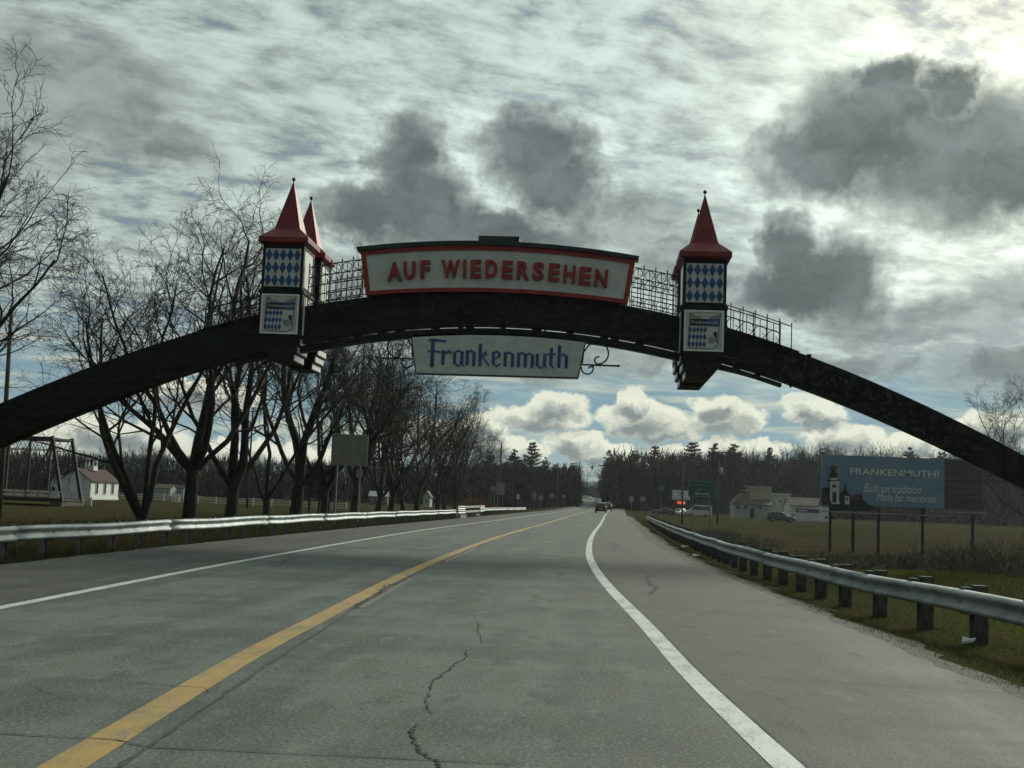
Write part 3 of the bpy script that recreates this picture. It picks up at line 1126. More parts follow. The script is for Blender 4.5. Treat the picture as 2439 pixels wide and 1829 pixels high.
# ---- towers
def tower(xc, yc, dz, inner, front):
    """inner = +1 when the side facing the road centre is at +x"""
    o = (xc, yc, dz)
    W2_, D2 = 0.685, 0.66
    loc = lambda mb: mb
    L = MB
    body = L()
    body.bb(-W2_, W2_, -D2, D2, 6.10, 7.50)                     # lower box
    body.bb(-W2_ - 0.03, W2_ + 0.03, -D2 - 0.03, D2 + 0.03, 7.50, 7.60)
    # upper box: corner posts, rails and a recessed core
    U = 0.655
    for sx in (-1, 1):
        for sy in (-1, 1):
            body.box((sx * (U - 0.055), sy * (U - 0.055), 8.30), (0.11, 0.11, 1.40))
    body.bb(-U + 0.03, U - 0.03, -U + 0.03, U - 0.03, 7.60, 9.0)
    body.bb(-U + 0.002, U - 0.002, -U + 0.002, U - 0.002, 8.90, 9.08)
    to = body.build('tower', M_BEAM, arch)
    to.location = (xc - AO[0], yc - AO[1], dz)
    # foot: solid block, sloping on the outer flank, three shallow ledges on the inner one
    lv_ = [(6.10, 0.0, 0.0), (5.86, 0.07, 0.10), (5.62, 0.16, 0.26), (5.38, 0.26, 0.46)]
    poly_in = []
    for (za, ia_, _), (zb_, ib_, __) in zip(lv_, lv_[1:]):
        poly_in += [(W2_ - ia_ - 0.02, za), (W2_ - ia_ - 0.02, zb_)]
    poly_out = [(-W2_ + oo + 0.02, zz_) for (zz_, _, oo) in reversed(lv_)]
    pts_ = [(inner * x_, -D2 + 0.02, z_) for x_, z_ in poly_in + poly_out]
    L().prism(pts_, (0, 2 * (D2 - 0.02), 0)).build('foot', M_BEAM, to)
    for (za, ia_, _), (zb_, ib_, __) in zip(lv_, lv_[1:]):
        L().box((inner * (W2_ - ia_ - 0.012), 0, (za + zb_) / 2 - 0.005), (0.016, 2 * (D2 - 0.10), 0.17)).build('ledge_panel', M_CREAM, to)
    # roof: fascia, flared skirt, spire
    E_ = 0.79
    fz = 9.10
    f = L()
    lv = [(E_ - 0.13, fz - 0.05), (E_, fz), (E_, fz + 0.15), (E_ - 0.05, fz + 0.20), (0.41, fz + 0.50), (0.40, fz + 0.53), (0.02, 11.18)]
    rows_ = []
    for r, zc in lv:
        rows_.append([f.pt((r * i, r * j, zc)) for i, j in ((-1, -1), (1, -1), (1, 1), (-1, 1))])
    for a, b in zip(rows_, rows_[1:]):
        for j in range(4):
            f.idx((a[j], a[(j + 1) % 4], b[(j + 1) % 4], b[j]))
    f.idx(rows_[0][::-1])
    f.idx(rows_[-1])
    roof = f.build('roof', M_RED, to)
    fin = L().lathe((0, 0, 11.12), [(0.014, 0), (0.014, 0.12), (0.05, 0.15), (0.062, 0.185), (0.05, 0.22), (0.012, 0.25)], 8)
    fin.build('finial', M_IRON, to, smooth=True)
    # plain pale panels on the flank towards the road, upper and lower
    for (z0, z1, hw, rr) in ((7.72, 8.88, 0.47, U - 0.03), (6.22, 7.42, 0.50, W2_)):
        L().box((inner * (rr + 0.012), 0, (z0 + z1) / 2), (0.024, 2 * hw, z1 - z0)).build('side_panel', M_CREAM, to)
    if not front:
        return to
    # lozenge panel
    yf = -U
    pw, ph, pz = 1.12, 1.20, 8.30
    L().box((0, yf + 0.006, pz), (pw, 0.05, ph)).build('lozenge_board', M_SIGNWHITE, to)
    dw, dh = pw / 5, ph / 3
    dm_ = L().prism([(-dw / 2 * 0.97, 0, 0), (0, 0, -dh / 2 * 0.98), (dw / 2 * 0.97, 0, 0), (0, 0, dh / 2 * 0.98)], (0, 0.012, 0)).mesh('lozenge', M_BLUE)
    for i in range(5):
        for j in range(3):
            link('lozenge', dm_, to, (-pw / 2 + dw * (i + 0.5), yf - 0.030, pz - ph / 2 + dh * (j + 0.5)))
    # crest panel in a white frame
    yf = -D2
    cw, ch, cz = 1.19, 1.25, 6.83
    L().box((0, yf - 0.01, cz), (cw, 0.05, ch)).build('crest_board', M_SIGNWHITE, to)
    fr = L()
    for s_ in (-1, 1):
        fr.box((s_ * (cw / 2 - 0.025), yf - 0.045, cz), (0.05, 0.03, ch))
        fr.box((0, yf - 0.045, cz + s_ * (ch / 2 - 0.025)), (cw - 0.102, 0.03, 0.05))
    fr.build('crest_frame', M_CREAM, to)
    y1 = yf - 0.045
    # shield outline
    def u(px_, pz_):      # position on the crest in its own measured picture (1659 px zoom)
        return ((px_ - 810) / 1200 * cw, y1, cz - (pz_ - 800) / 1250 * ch)
    out = [u(*q) for q in ((380, 255), (345, 1150), (360, 1250), (430, 1330), (860, 1350), (1080, 1345), (1200, 1270), (1240, 1180), (1290, 260))]
    ol = L()
    for a, b in zip(out, out[1:]):
        ol.bar(a, b, 0.018, 0.012)
    ol.build('shield_outline', M_INK, to)
    L().prism([u(390, 440), u(385, 645), u(900, 650), u(915, 440)], (0, 0.014, 0)).build('name_band', M_INK, to)
    L().prism([u(918, 430), u(905, 655), u(1265, 660), u(1285, 425)], (0, 0.014, 0)).build('name_band', M_BLUE, to)
    # ragged red top lettering, too worn to read
    tk = [u(420, 340), u(470, 330), u(520, 380), u(580, 385), u(640, 395), u(700, 390), u(1010, 390), u(1080, 380), u(1130, 370), u(1180, 360), u(1230, 350), u(1290, 330)]
    for k, q in enumerate(tk):
        L().box((q[0], y1 + 0.002, q[2]), (0.026, 0.012, (0.12, 0.11, 0.07, 0.05, 0.05, 0.05, 0.05, 0.06, 0.08, 0.09, 0.11, 0.13)[k])).build('worn_letter', M_SIGNRED, to)
    tm = text_mesh('name_lettering', 'Frankenmuth', 0.15, 0.002, M_SIGNWHITE, spacing=0.95)
    bx = np.array([v.co for v in tm.vertices])
    w_ = np.ptp(bx[:, 0])
    to_ = upright(link('name_lettering', tm, to))
    q = u(830, 590)
    to_.location = (q[0], y1 - 0.006, q[2])
    to_.scale = (0.80 / w_, 1.0, 1)
    sdw, sdh = 0.108, 0.205
    sm = L().prism([(-sdw / 2, 0, 0), (0, 0, -sdh / 2), (sdw / 2, 0, 0), (0, 0, sdh / 2)], (0, 0.01, 0)).mesh('small_lozenge', M_BLUE)
    for i in range(5):
        for j in range(3):
            q = u(405 + 112 * i - 12 * j, 770 + 218 * j)
            link('small_lozenge', sm, to, (q[0], y1 - 0.002, q[2]))
    ea = [u(*p_) for p_ in ((1090, 860), (1150, 820), (1210, 840), (1200, 980), (1215, 1120), (1185, 1130), (1165, 1000), (1110, 930))]
    L().prism(ea, (0, 0.012, 0)).build('crest_figure', M_INK, to)
    gm_ = mat('grey_print', (0.30, 0.31, 0.30), 0.6, var=0.3, scale=14)
    L().prism([u(930, 1010), u(1000, 970), u(1110, 985), u(1160, 1070), u(1100, 1180), u(990, 1180), u(930, 1100)], (0, 0.012, 0)).build('crest_figure', gm_, to)
    return to


XL = P(700, 433, YA + 0.4)[0]
XR = P(1679, 463, YA + 0.4)[0]
tower(XL, YA + 0.38, 0.09, 1, True)
tower(XR, YA + 0.38, -0.06, -1, True)
tower(XL, YB + 0.46, 0.09, 1, False)
tower(XR, YB + 0.46, -0.06, -1, False)

# ---- AUF WIEDERSEHEN board
YS_ = YA - 0.10


def z6(x, y, Y):
    return P(840 + x / 3.16, 560 + y / 3.16, Y)


tp = np.array([z6(x, y, YS_)[[0, 2]] for x, y in ((60, 122), (300, 98), (600, 82), (1000, 82), (1300, 93), (1600, 115), (1900, 152), (2128, 190))])
bt = np.array([z6(x, y, YS_)[[0, 2]] for x, y in ((100, 455), (300, 437), (700, 425), (1100, 430), (1500, 455), (1800, 485), (2070, 515))])
tcf, bcf = np.polyfit(tp[:, 0], tp[:, 1], 2), np.polyfit(bt[:, 0], bt[:, 1], 2)
xtl, xtr, xbl, xbr = tp[0, 0], tp[-1, 0], bt[0, 0], bt[-1, 0]


def bpt(u, v):
    """board surface: u 0..1 left to right, v 0..1 bottom to top"""
    xb_, xt_ = xbl + (xbr - xbl) * u, xtl + (xtr - xtl) * u
    zb_, zt_ = np.polyval(bcf, xb_), np.polyval(tcf, xt_)
    return xb_ + (xt_ - xb_) * v, zb_ + (zt_ - zb_) * v


def slab(u0, u1, v0, v1, y0, y1, n=24):
    mb = MB(AO)
    rows = []
    for i in range(n + 1):
        u_ = u0 + (u1 - u0) * i / n
        (x0, z0), (x1, z1) = bpt(u_, v0), bpt(u_, v1)
        rows.append([mb.pt((x0, y0, z0)), mb.pt((x0, y1, z0)), mb.pt((x1, y1, z1)), mb.pt((x1, y0, z1))])
    for a, b in zip(rows, rows[1:]):
        for j in range(4):
            mb.idx((a[j], a[(j + 1) % 4], b[(j + 1) % 4], b[j]))
    mb.idx(rows[0])
    mb.idx(rows[-1][::-1])
    return mb


board = slab(0.003, 0.997, 0.004, 0.996, YS_, YS_ + 0.28).build('sign_board', M_SIGNWHITE, arch)
slab(0.0, 1.0, 0.90, 1.0, YS_ - 0.04, YS_ + 0.29).build('frame_rail', M_SIGNRED, board)
slab(0.0, 1.0, 0.0, 0.085, YS_ - 0.04, YS_ + 0.29).build('frame_rail', M_SIGNRED, board)
slab(0.0, 0.018, 0.0855, 0.8995, YS_ - 0.038, YS_ + 0.288, 2).build('frame_stile', M_SIGNRED, board)
slab(0.982, 1.0, 0.0855, 0.8995, YS_ - 0.038, YS_ + 0.288, 2).build('frame_stile', M_SIGNRED, board)
slab(-0.011, 1.011, 1.001, 1.095, YS_ - 0.10, YS_ + 0.34).build('cornice', M_GREEN, board)
a_, b_ = z6(950, 12, YS_), z6(1257, 25, YS_)
MB(AO).bb(a_[0], b_[0], YS_ - 0.09, YS_ + 0.33, np.polyval(tcf, (a_[0] + b_[0]) / 2) + 0.125, (a_[2] + b_[2]) / 2 + 0.03).build('cornice_block', M_GREEN, board)
LETTERS = [('A', 262, 370, 205, 345), ('U', 385, 472, 197, 334), ('F', 510, 583, 190, 330), ('W', 668, 805, 187, 327), ('I', 832, 853, 185, 326), ('E', 888, 968, 186, 326), ('D', 1000, 1090, 188, 324), ('E', 1125, 1206, 192, 330),
           ('R', 1238, 1332, 197, 336), ('S', 1353, 1441, 204, 342), ('E', 1474, 1559, 214, 349), ('H', 1588, 1676, 226, 364), ('E', 1704, 1795, 240, 378), ('N', 1820, 1918, 256, 392)]
for ch, x0, x1, y0, y1 in LETTERS:
    me = text_mesh('letter', ch, 0.6, 0.045, M_SIGNRED, offset=0.022)
    co = np.array([v.co for v in me.vertices])
    cen = z6((x0 + x1) / 2, (y0 + y1) / 2, YS_ - 0.05)
    w = abs(z6(x1, y0, YS_)[0] - z6(x0, y0, YS_)[0])
    h = abs(z6(x0, y1, YS_)[2] - z6(x0, y0, YS_)[2])
    mn, mx_ = co.min(0), co.max(0)
    for v in me.vertices:
        v.co.x = (v.co.x - (mn[0] + mx_[0]) / 2) * w / (mx_[0] - mn[0])
        v.co.y = (v.co.y - (mn[1] + mx_[1]) / 2) * h / (mx_[1] - mn[1])
    lo_ = link('letter', me, board, (cen[0] - AO[0], cen[1] - AO[1], cen[2] - AO[2]))
    sl_ = math.atan(np.polyval(np.polyder(bcf), cen[0]))
    lo_.rotation_euler = (math.pi / 2, -sl_ * 0.8, 0)

# ---- hanging Frankenmuth board
YH = YA + 0.02
q = [z6(*c, YH) for c in ((440, 752), (700, 741), (1000, 738), (1300, 750), (1550, 774), (1752, 803), (1697, 1070), (475, 1036))]
hang = MB(AO).prism(q, (0, 0.16, 0)).build('hanging_sign', M_SIGNWHITE, arch)
MB(AO).prism([z6(472, 1037, YH - 0.015), z6(1699, 1071, YH - 0.015), z6(1697, 1080, YH - 0.015), z6(476, 1046, YH - 0.015)], (0, 0.19, 0)).build('sign_edge', M_GREEN, hang)
MB(AO).prism([z6(436, 752, YH - 0.01), z6(444, 752, YH - 0.01), z6(478, 1036, YH - 0.01), z6(470, 1036, YH - 0.01)], (0, 0.18, 0)).build('sign_edge', M_GREEN, hang)
MB(AO).prism([z6(1748, 803, YH - 0.01), z6(1756, 803, YH - 0.01), z6(1701, 1070, YH - 0.01), z6(1693, 1070, YH - 0.01)], (0, 0.18, 0)).build('sign_edge', M_GREEN, hang)
GL = [
    ('F', [((604, 800), (596, 995), 27), ((568, 796), (600, 782), 14), ((590, 788), (640, 792), 22), ((630, 788), (706, 799), 16), ((566, 874), (600, 868), 12), ((590, 868), (662, 880), 14)]),
    ('r', [((683, 866), (677, 976), 25), ((672, 872), (700, 890), 18), ((695, 892), (730, 868), 17), ((722, 872), (746, 888), 20)]),
    ('a', [((768, 880), (766, 968), 25), ((764, 886), (800, 866), 16), ((792, 868), (826, 884), 18), ((824, 874), (819, 972), 25), ((764, 962), (798, 988), 16), ((796, 986), (826, 962), 14), ((816, 964), (838, 984), 18)]),
    ('n', [((864, 866), (860, 978), 25), ((862, 886), (896, 866), 16), ((890, 868), (916, 888), 18), ((915, 880), (910, 986), 25)]),
    ('k', [((962, 815), (957, 986), 25), ((966, 914), (1000, 878), 16), ((996, 878), (1012, 898), 18), ((1010, 890), (978, 924), 13), ((976, 918), (1002, 950), 18), ((998, 944), (1028, 986), 20)]),
    ('e', [((1060, 880), (1057, 970), 25), ((1058, 888), (1086, 874), 15), ((1082, 874), (1108, 892), 17), ((1106, 884), (1102, 916), 20), ((1062, 934), (1106, 912), 12), ((1056, 964), (1084, 990), 17), ((1080, 988), (1114, 968), 12)]),
    ('n', [((1150, 880), (1146, 988), 25), ((1148, 900), (1184, 878), 16), ((1178, 880), (1206, 900), 18), ((1205, 892), (1200, 994), 25)]),
    ('m', [((1251, 882), (1247, 994), 25), ((1250, 902), (1282, 882), 15), ((1278, 884), (1303, 902), 17), ((1302, 894), (1298, 996), 25), ((1302, 908), (1334, 888), 15), ((1330, 890), (1356, 908), 17), ((1355, 900), (1350, 1000), 25)]),
    ('u', [((1391, 892), (1387, 984), 25), ((1386, 978), (1418, 1002), 17), ((1414, 1000), (1446, 976), 14), ((1447, 892), (1442, 986), 25), ((1440, 980), (1462, 1000), 16)]),
    ('t', [((1497, 848), (1490, 984), 24), ((1490, 978), (1514, 1002), 17), ((1464, 898), (1530, 896), 13)]),
    ('h', [((1558, 828), (1551, 1000), 25), ((1556, 914), (1590, 892), 16), ((1586, 894), (1612, 914), 18), ((1611, 906), (1606, 1003), 25)]),
]
for gname, strokes in GL:
    mb = MB(AO)
    for k, (a, b, w) in enumerate(strokes):
        dxp, dyp = b[0] - a[0], b[1] - a[1]
        Ln = math.hypot(dxp, dyp)
        # strokes cut off like a broad pen: vertical strokes end level, slanted ones end upright
        if abs(dyp) > abs(dxp) * 1.6:
            ox, oy = w / 2, 0
        else:
            ox, oy = 0, -w / 2
        yy = YH - 0.012 - 0.0018 * k
        poly = [z6(a[0] - ox, a[1] - oy, yy), z6(b[0] - ox, b[1] - oy, yy), z6(b[0] + ox, b[1] + oy, yy), z6(a[0] + ox, a[1] + oy, yy)]
        mb.prism(poly, (0, 0.010, 0))
    mb.build('letter', M_LETBLUE, hang)


# scroll brackets beside the hanging board
def spiral(c, r0, r1, a0, a1, n=26):
    return [(c[0] + (r0 + (r1 - r0) * i / n) * math.cos(math.radians(a0 + (a1 - a0) * i / n)), c[1] - (r0 + (r1 - r0) * i / n) * math.sin(math.radians(a0 + (a1 - a0) * i / n))) for i in range(n + 1)]


rs = [(1728, 965), (1738, 880)] + spiral((1842, 893), 92, 78, 150, -88, 22) + spiral((1850, 940), 32, 24, -90, -290, 12)
rs2 = [(1722, 990)] + spiral((1768, 1002), 46, 42, 180, 400, 18) + spiral((1788, 1012), 26, 16, 20, 150, 8)
for sgn in (1, -1):
    def mpx(p):
        if sgn > 0:
            return z6(p[0], p[1], YH + 0.06)
        # mirrored about the board's middle
        r_ = z6(p[0], p[1], YH + 0.06)
        mid = (z6(457, 900, YH + 0.06)[0] + z6(1722, 950, YH + 0.06)[0]) / 2
        return np.array([2 * mid - r_[0], r_[1], r_[2] + 0.02])
    mb = MB(AO)
    mb.tube([mpx(p) for p in rs], 0.026, 5)
    mb.tube([mpx(p) for p in rs2], 0.024, 5)
    br = mb.build('scroll_bracket', M_IRON, hang, smooth=True)
    MB(AO).tube([mpx((1722, 975)), mpx((1985, 984))], 0.03, 5).build('bracket_bar', M_IRON, hang)
    MB(AO).tube([mpx((1985, 984)), mpx((1996, 984)), mpx((2004, 984)), mpx((2018, 984))], [0.02, 0.045, 0.035, 0.004], 6).build('bar_tip', M_IRON, hang)
    c_ = mpx((1970, 790))
    MB(AO).box((c_[0], YA + 0.18, c_[2]), (0.24, 0.2, 0.22)).build('hanger_bracket', M_IRON, hang)


# ---- railings on the beams
def ring_mesh(r, t=0.012, n=12):
    pts = [(r * math.cos(2 * math.pi * i / n), 0, r * math.sin(2 * math.pi * i / n)) for i in range(n + 1)]
    mb = MB()
    mb.tube(pts, t, 4, cap=False)
    mb.tube([(r, 0, 0), (r * 0.95, 0, -r * 0.45), (r * 0.5, 0, -r * 0.35), (r * 0.35, 0, -r * 0.05)], t * 0.8, 4)
    return mb.mesh('scroll_ring', M_IRON)


RING = ring_mesh(0.145)
RINGB = ring_mesh(0.20)


def railing(x0, x1, y, h, step, rows, ring=RING, spikes=True):
    mb = MB(AO)
    n = max(1, int(round(abs(x1 - x0) / step)))
    xs = np.linspace(x0, x1, n + 1)
    f = lambda x, q: (x, y, ztop(x) + q)
    for q in [0.06] + [r for r in rows if r >= 0] + [h]:
        for a, b in zip(xs, xs[1:]):
            mb.bar(f(a, q), f(b, q), 0.022, 0.03)
    ro = mb.build('railing', M_IRON, arch)
    bal = MB().bb(-0.011, 0.011, -0.011, 0.011, 0.0, h).mesh('baluster', M_IRON)
    if spikes:
        bs = MB().bb(-0.014, 0.014, -0.014, 0.014, 0.0, h + 0.05)
        bs.lathe((0, 0, h + 0.05), [(0.022, 0), (0.026, 0.03), (0.003, 0.09)], 5)
        post = bs.mesh('railing_post', M_IRON)
    for i, x in enumerate(xs):
        link('railing_post', post if spikes else bal, ro, (x - AO[0], y - AO[1], ztop(x) - AO[2]))
    for a, b in zip(xs, xs[1:]):
        if h > 1 and y > YB and x1 - x0 < 3:
            break
        x = (a + b) / 2
        link('baluster', bal, ro, (x - AO[0], y - AO[1] + 0.004, ztop(x) - AO[2]))
    return ro, xs


def add_rings(ro, xs, y, zs, ring):
    for a, b in zip(xs, xs[1:]):
        x = (a + b) / 2
        for z in zs:
            link('scroll_ring', ring, ro, (x - AO[0], y - AO[1] - 0.02, ztop(x) + z - AO[2]))


xl_in, xr_in = XL + 0.75, XR - 0.75
for yy in (YA + 0.12, YB + 0.3):
    ro, xs = railing(xl_in, xtl + 0.08, yy, 1.25, 0.34, (0.33, 0.62, 0.92))
    add_rings(ro, xs, yy, (0.195, 0.77, 1.08) if yy < YB else (), RING)
    ro, xs = railing(xtr - 0.08, xr_in, yy, 1.25, 0.34, (0.33, 0.62, 0.92))
    add_rings(ro, xs, yy, (0.195, 0.77, 1.08) if yy < YB else (), RING)
xo0, xo1 = P(485, 780, YA)[0], XL - 0.72
for yy, h in ((YA + 0.12, 0.66), (YB + 0.3, 1.25)):
    ro, xs = railing(xo0, xo1, yy, h, 0.42, (0.42,))
    add_rings(ro, xs[:-1], yy, (0.23,), RINGB)
    ro, xs = railing(XR + 0.72, P(1858 if h < 1 else 1885, 820, yy)[0], yy, h, 0.42, (0.42,))
    add_rings(ro, xs, yy, (0.23,), RINGB)
# walkway plates along the top of the beam and two small flood lamps
for (a, b) in ((P(470, 790, YA)[0], XL - 0.70), (XR + 0.70, P(1904, 835, YA)[0])):
    mb = MB(AO)
    xs = np.linspace(a, b, 8)
    for x0, x1 in zip(xs, xs[1:]):
        mb.bar((x0, YA + 0.21, ztop(x0) + 0.02), (x1, YA + 0.21, ztop(x1) + 0.02), 0.5, 0.035)
    mb.build('walkway_plate', M_BEAM, arch)
for (x, y, s) in ((1927, 847, 1), (1883, 915, -1)):
    p_ = P(x, y, YA + 0.1)
    mb = MB(AO)
    mb.lathe((p_[0], p_[1], p_[2] - 0.05 if s > 0 else p_[2] - 0.04), [(0.03, -0.06), (0.05, 0.0), (0.085, 0.05), (0.075, 0.09)], 8)
    mb.bar((p_[0], p_[1], p_[2] - 0.16 * s), (p_[0], p_[1], p_[2]), 0.03)
    mb.build('flood_lamp', M_IRON, arch)

# ------------------------------------------------------------------ trees
M_BARK = mat('grey_brown_bark', (0.052, 0.052, 0.040), 0.92, col2=(0.024, 0.026, 0.020), scale=5, bump=0.6, bscale=12, stretch=(2, 2, 0.6), spec=0.15)
M_TWIG = mat('bare_twigs', (0.050, 0.043, 0.036), 0.9, var=0.25, scale=0.6, spec=0.15)
M_FARTWIG = mat('far_bare_wood', (0.022, 0.024, 0.019), 0.95, col2=(0.012, 0.016, 0.013), scale=0.05, spec=0.0)
M_PINE = mat('pine_needles', (0.022, 0.034, 0.016), 0.8, col2=(0.011, 0.018, 0.011), scale=0.5, spec=0.2)
M_PINEBARK = mat('pine_bark', (0.045, 0.036, 0.028), 0.9, var=0.3, scale=4)


class Bare:
    """bare tree skeleton: list of tapered paths"""

    def __init__(self, seed, height=15.0, spread=1.0, fork=2.2, limbs=5, trunk_r=0.34, lean=(0, 0), levels=5, dens=1.0, limb_dirs=None, up=0.10, twig=1.0):
        self.r = random.Random(seed)
        self.h, self.spread, self.levels, self.dens, self.up, self.twig = height, spread, levels, dens, up, twig
        self.paths = [[] for _ in range(6)]            # per level: (points, radii)
        R_ = self.r
        n = 5
        d = np.array([lean[0], lean[1], 1.0])
        d /= np.linalg.norm(d)
        p = np.array([0.0, 0, -0.4])
        pts, rad = [tuple(p)], [trunk_r * 1.35]
        for i in range(n):
            d = d + np.array([R_.gauss(0, 0.05), R_.gauss(0, 0.05), 0.05])
            d /= np.linalg.norm(d)
            p = p + d * (fork + 0.4) / n
            pts.append(tuple(p))
            rad.append(trunk_r * (1.12 if i == 0 else 1.0 - 0.05 * i))
        self.paths[0].append((pts, rad))
        top, rt = p, rad[-1]
        if limb_dirs is None:
            limb_dirs = []
            a0 = R_.uniform(0, 6.28)
            for k in range(limbs):
                a = a0 + 6.28 * k / limbs + R_.gauss(0, 0.3)
                t = R_.uniform(0.28, 0.80) * spread if k else R_.uniform(0.05, 0.2)
                limb_dirs.append((math.sin(t) * math.cos(a), math.sin(t) * math.sin(a), math.cos(t)))
        L0 = (height - fork)
        for k, ld in enumerate(limb_dirs):
            ld = np.array(ld, float)
            ld /= np.linalg.norm(ld)
            st = top - d * R_.uniform(0, 0.25 * min(fork, 2.0))
            L = L0 * R_.uniform(0.78, 0.98) * (0.80 + 0.25 * ld[2])
            self.grow(tuple(float(v) for v in st), tuple(float(v) for v in ld), L, rt * (0.88 if ld[2] > 0.965 else R_.uniform(0.50, 0.68)), 1)

    def grow(self, p, d, L, r, lev):
        R_ = self.r
        g = R_.gauss
        U = R_.uniform
        nseg = (0, 9, 7, 5, 3, 2)[lev]
        end = (0, 0.22, 0.25, 0.3, 0.4, 0.5)[lev]
        jit = (0, 0.14, 0.20, 0.24, 0.26, 0.28)[lev]
        pts, rad, dirs = [p], [r], []
        px_, py_, pz_ = p
        ax, ay, az_ = d
        st = L / nseg
        up = self.up * (0, 1.25, 0.8, 0.3, -0.3, -0.4)[lev]
        for i in range(nseg):
            ax += g(0, jit)
            ay += g(0, jit)
            az_ += g(0, jit * 0.7) + up
            k = 1.0 / math.sqrt(ax * ax + ay * ay + az_ * az_)
            ax *= k
            ay *= k
            az_ *= k
            px_ += ax * st
            py_ += ay * st
            pz_ += az_ * st
            pts.append((px_, py_, pz_))
            dirs.append((ax, ay, az_))
            rad.append(r * (1 - (1 - end) * (i + 1) / nseg))
        self.paths[lev].append((pts, rad))
        if lev >= self.levels:
            return
        nch = int(round((0, 9, 7, 5.8, 3.0)[lev] * self.dens * U(0.85, 1.15)))
        for k in range(nch):
            t = min(1.0, 0.22 + 0.78 * (k + R_.random()) / nch) if lev < 4 else U(0.1, 1)
            fi = t * nseg
            i = min(nseg - 1, int(fi))
            f = fi - i
            a, b = pts[i], pts[i + 1]
            q = (a[0] + (b[0] - a[0]) * f, a[1] + (b[1] - a[1]) * f, a[2] + (b[2] - a[2]) * f)
            bx, by, bz = dirs[i]
            # a random direction square to the branch
            rx, ry, rz_ = g(0, 1), g(0, 1), g(0, 1)
            dt = rx * bx + ry * by + rz_ * bz
            rx -= dt * bx
            ry -= dt * by
            rz_ -= dt * bz
            m = 1.0 / (math.sqrt(rx * rx + ry * ry + rz_ * rz_) + 1e-9)
            ang = U(0.45, 0.95) if t < 0.95 else U(0.1, 0.4)
            c, s = math.cos(ang), math.sin(ang) * m
            nd = (bx * c + rx * s, by * c + ry * s, bz * c + rz_ * s)
            l2 = L * (0, 0.50, 0.52, 0.50, 0.55)[lev] * (1.15 - 0.55 * t) * U(0.75, 1.25)
            if lev >= 3:
                l2 = max(0.35, min(1.1, l2)) * self.twig
                r2 = (0.010, 0.0075)[lev - 3]
            else:
                r2 = max((0, 0.030, 0.016)[lev], rad[i] * U(0.42, 0.62))
            self.grow(q, nd, l2, r2, lev + 1)

    def mesh(self, name, levels, m, kmap=(8, 6, 5, 3, 3, 3)):
        VV, FF, base = [], [], 0
        for lev in levels:
            if not self.paths[lev]:
                continue
            k = kmap[lev]
            P_ = np.array([q[0] for q in self.paths[lev]])          # paths, points, 3
            R_ = np.array([q[1] for q in self.paths[lev]])
            n = P_.shape[1]
            T = np.empty_like(P_)
            T[:, 1:-1] = P_[:, 2:] - P_[:, :-2]
            T[:, 0], T[:, -1] = P_[:, 1] - P_[:, 0], P_[:, -1] - P_[:, -2]
            T /= np.linalg.norm(T, axis=2, keepdims=True) + 1e-9
            ref = np.where(np.abs(T[:, :1, 2:3]) < 0.8, np.array([0.0, 0, 1.0]), np.array([1.0, 0, 0]))
            s = np.cross(T, np.broadcast_to(ref, T.shape))
            s /= np.linalg.norm(s, axis=2, keepdims=True) + 1e-9
            u = np.cross(T, s)
            a = 2 * math.pi * np.arange(k) / k
            ring = P_[:, :, None, :] + (s[:, :, None, :] * np.cos(a)[None, None, :, None] + u[:, :, None, :] * np.sin(a)[None, None, :, None]) * R_[:, :, None, None]
            VV.append(ring.reshape(-1, 3))
            one = np.array([(i * k + j, i * k + (j + 1) % k, (i + 1) * k + (j + 1) % k, (i + 1) * k + j) for i in range(n - 1) for j in range(k)])
            FF.append((one[None] + (np.arange(P_.shape[0]) * n * k)[:, None, None]).reshape(-1, 4) + base)
            base += P_.shape[0] * n * k
        return np_mesh(name, np.concatenate(VV), np.concatenate(FF), m)


def bare_tree(x, y, label, seed, group=None, rz_=0.0, name='bare_tree', **kw):
    b = Bare(seed, **kw)
    t = thing(name, on(x, y), label, 'tree', group, rz_)
    tr = link('trunk', b.mesh('trunk', (0, 1), M_BARK), t)
    tr.data.polygons.foreach_set('use_smooth', [True] * len(tr.data.polygons))
    link('crown', b.mesh('crown', (2, 3, 4, 5), M_TWIG), t)
    return t


GROW = 'row of bare trees behind the left guardrail'
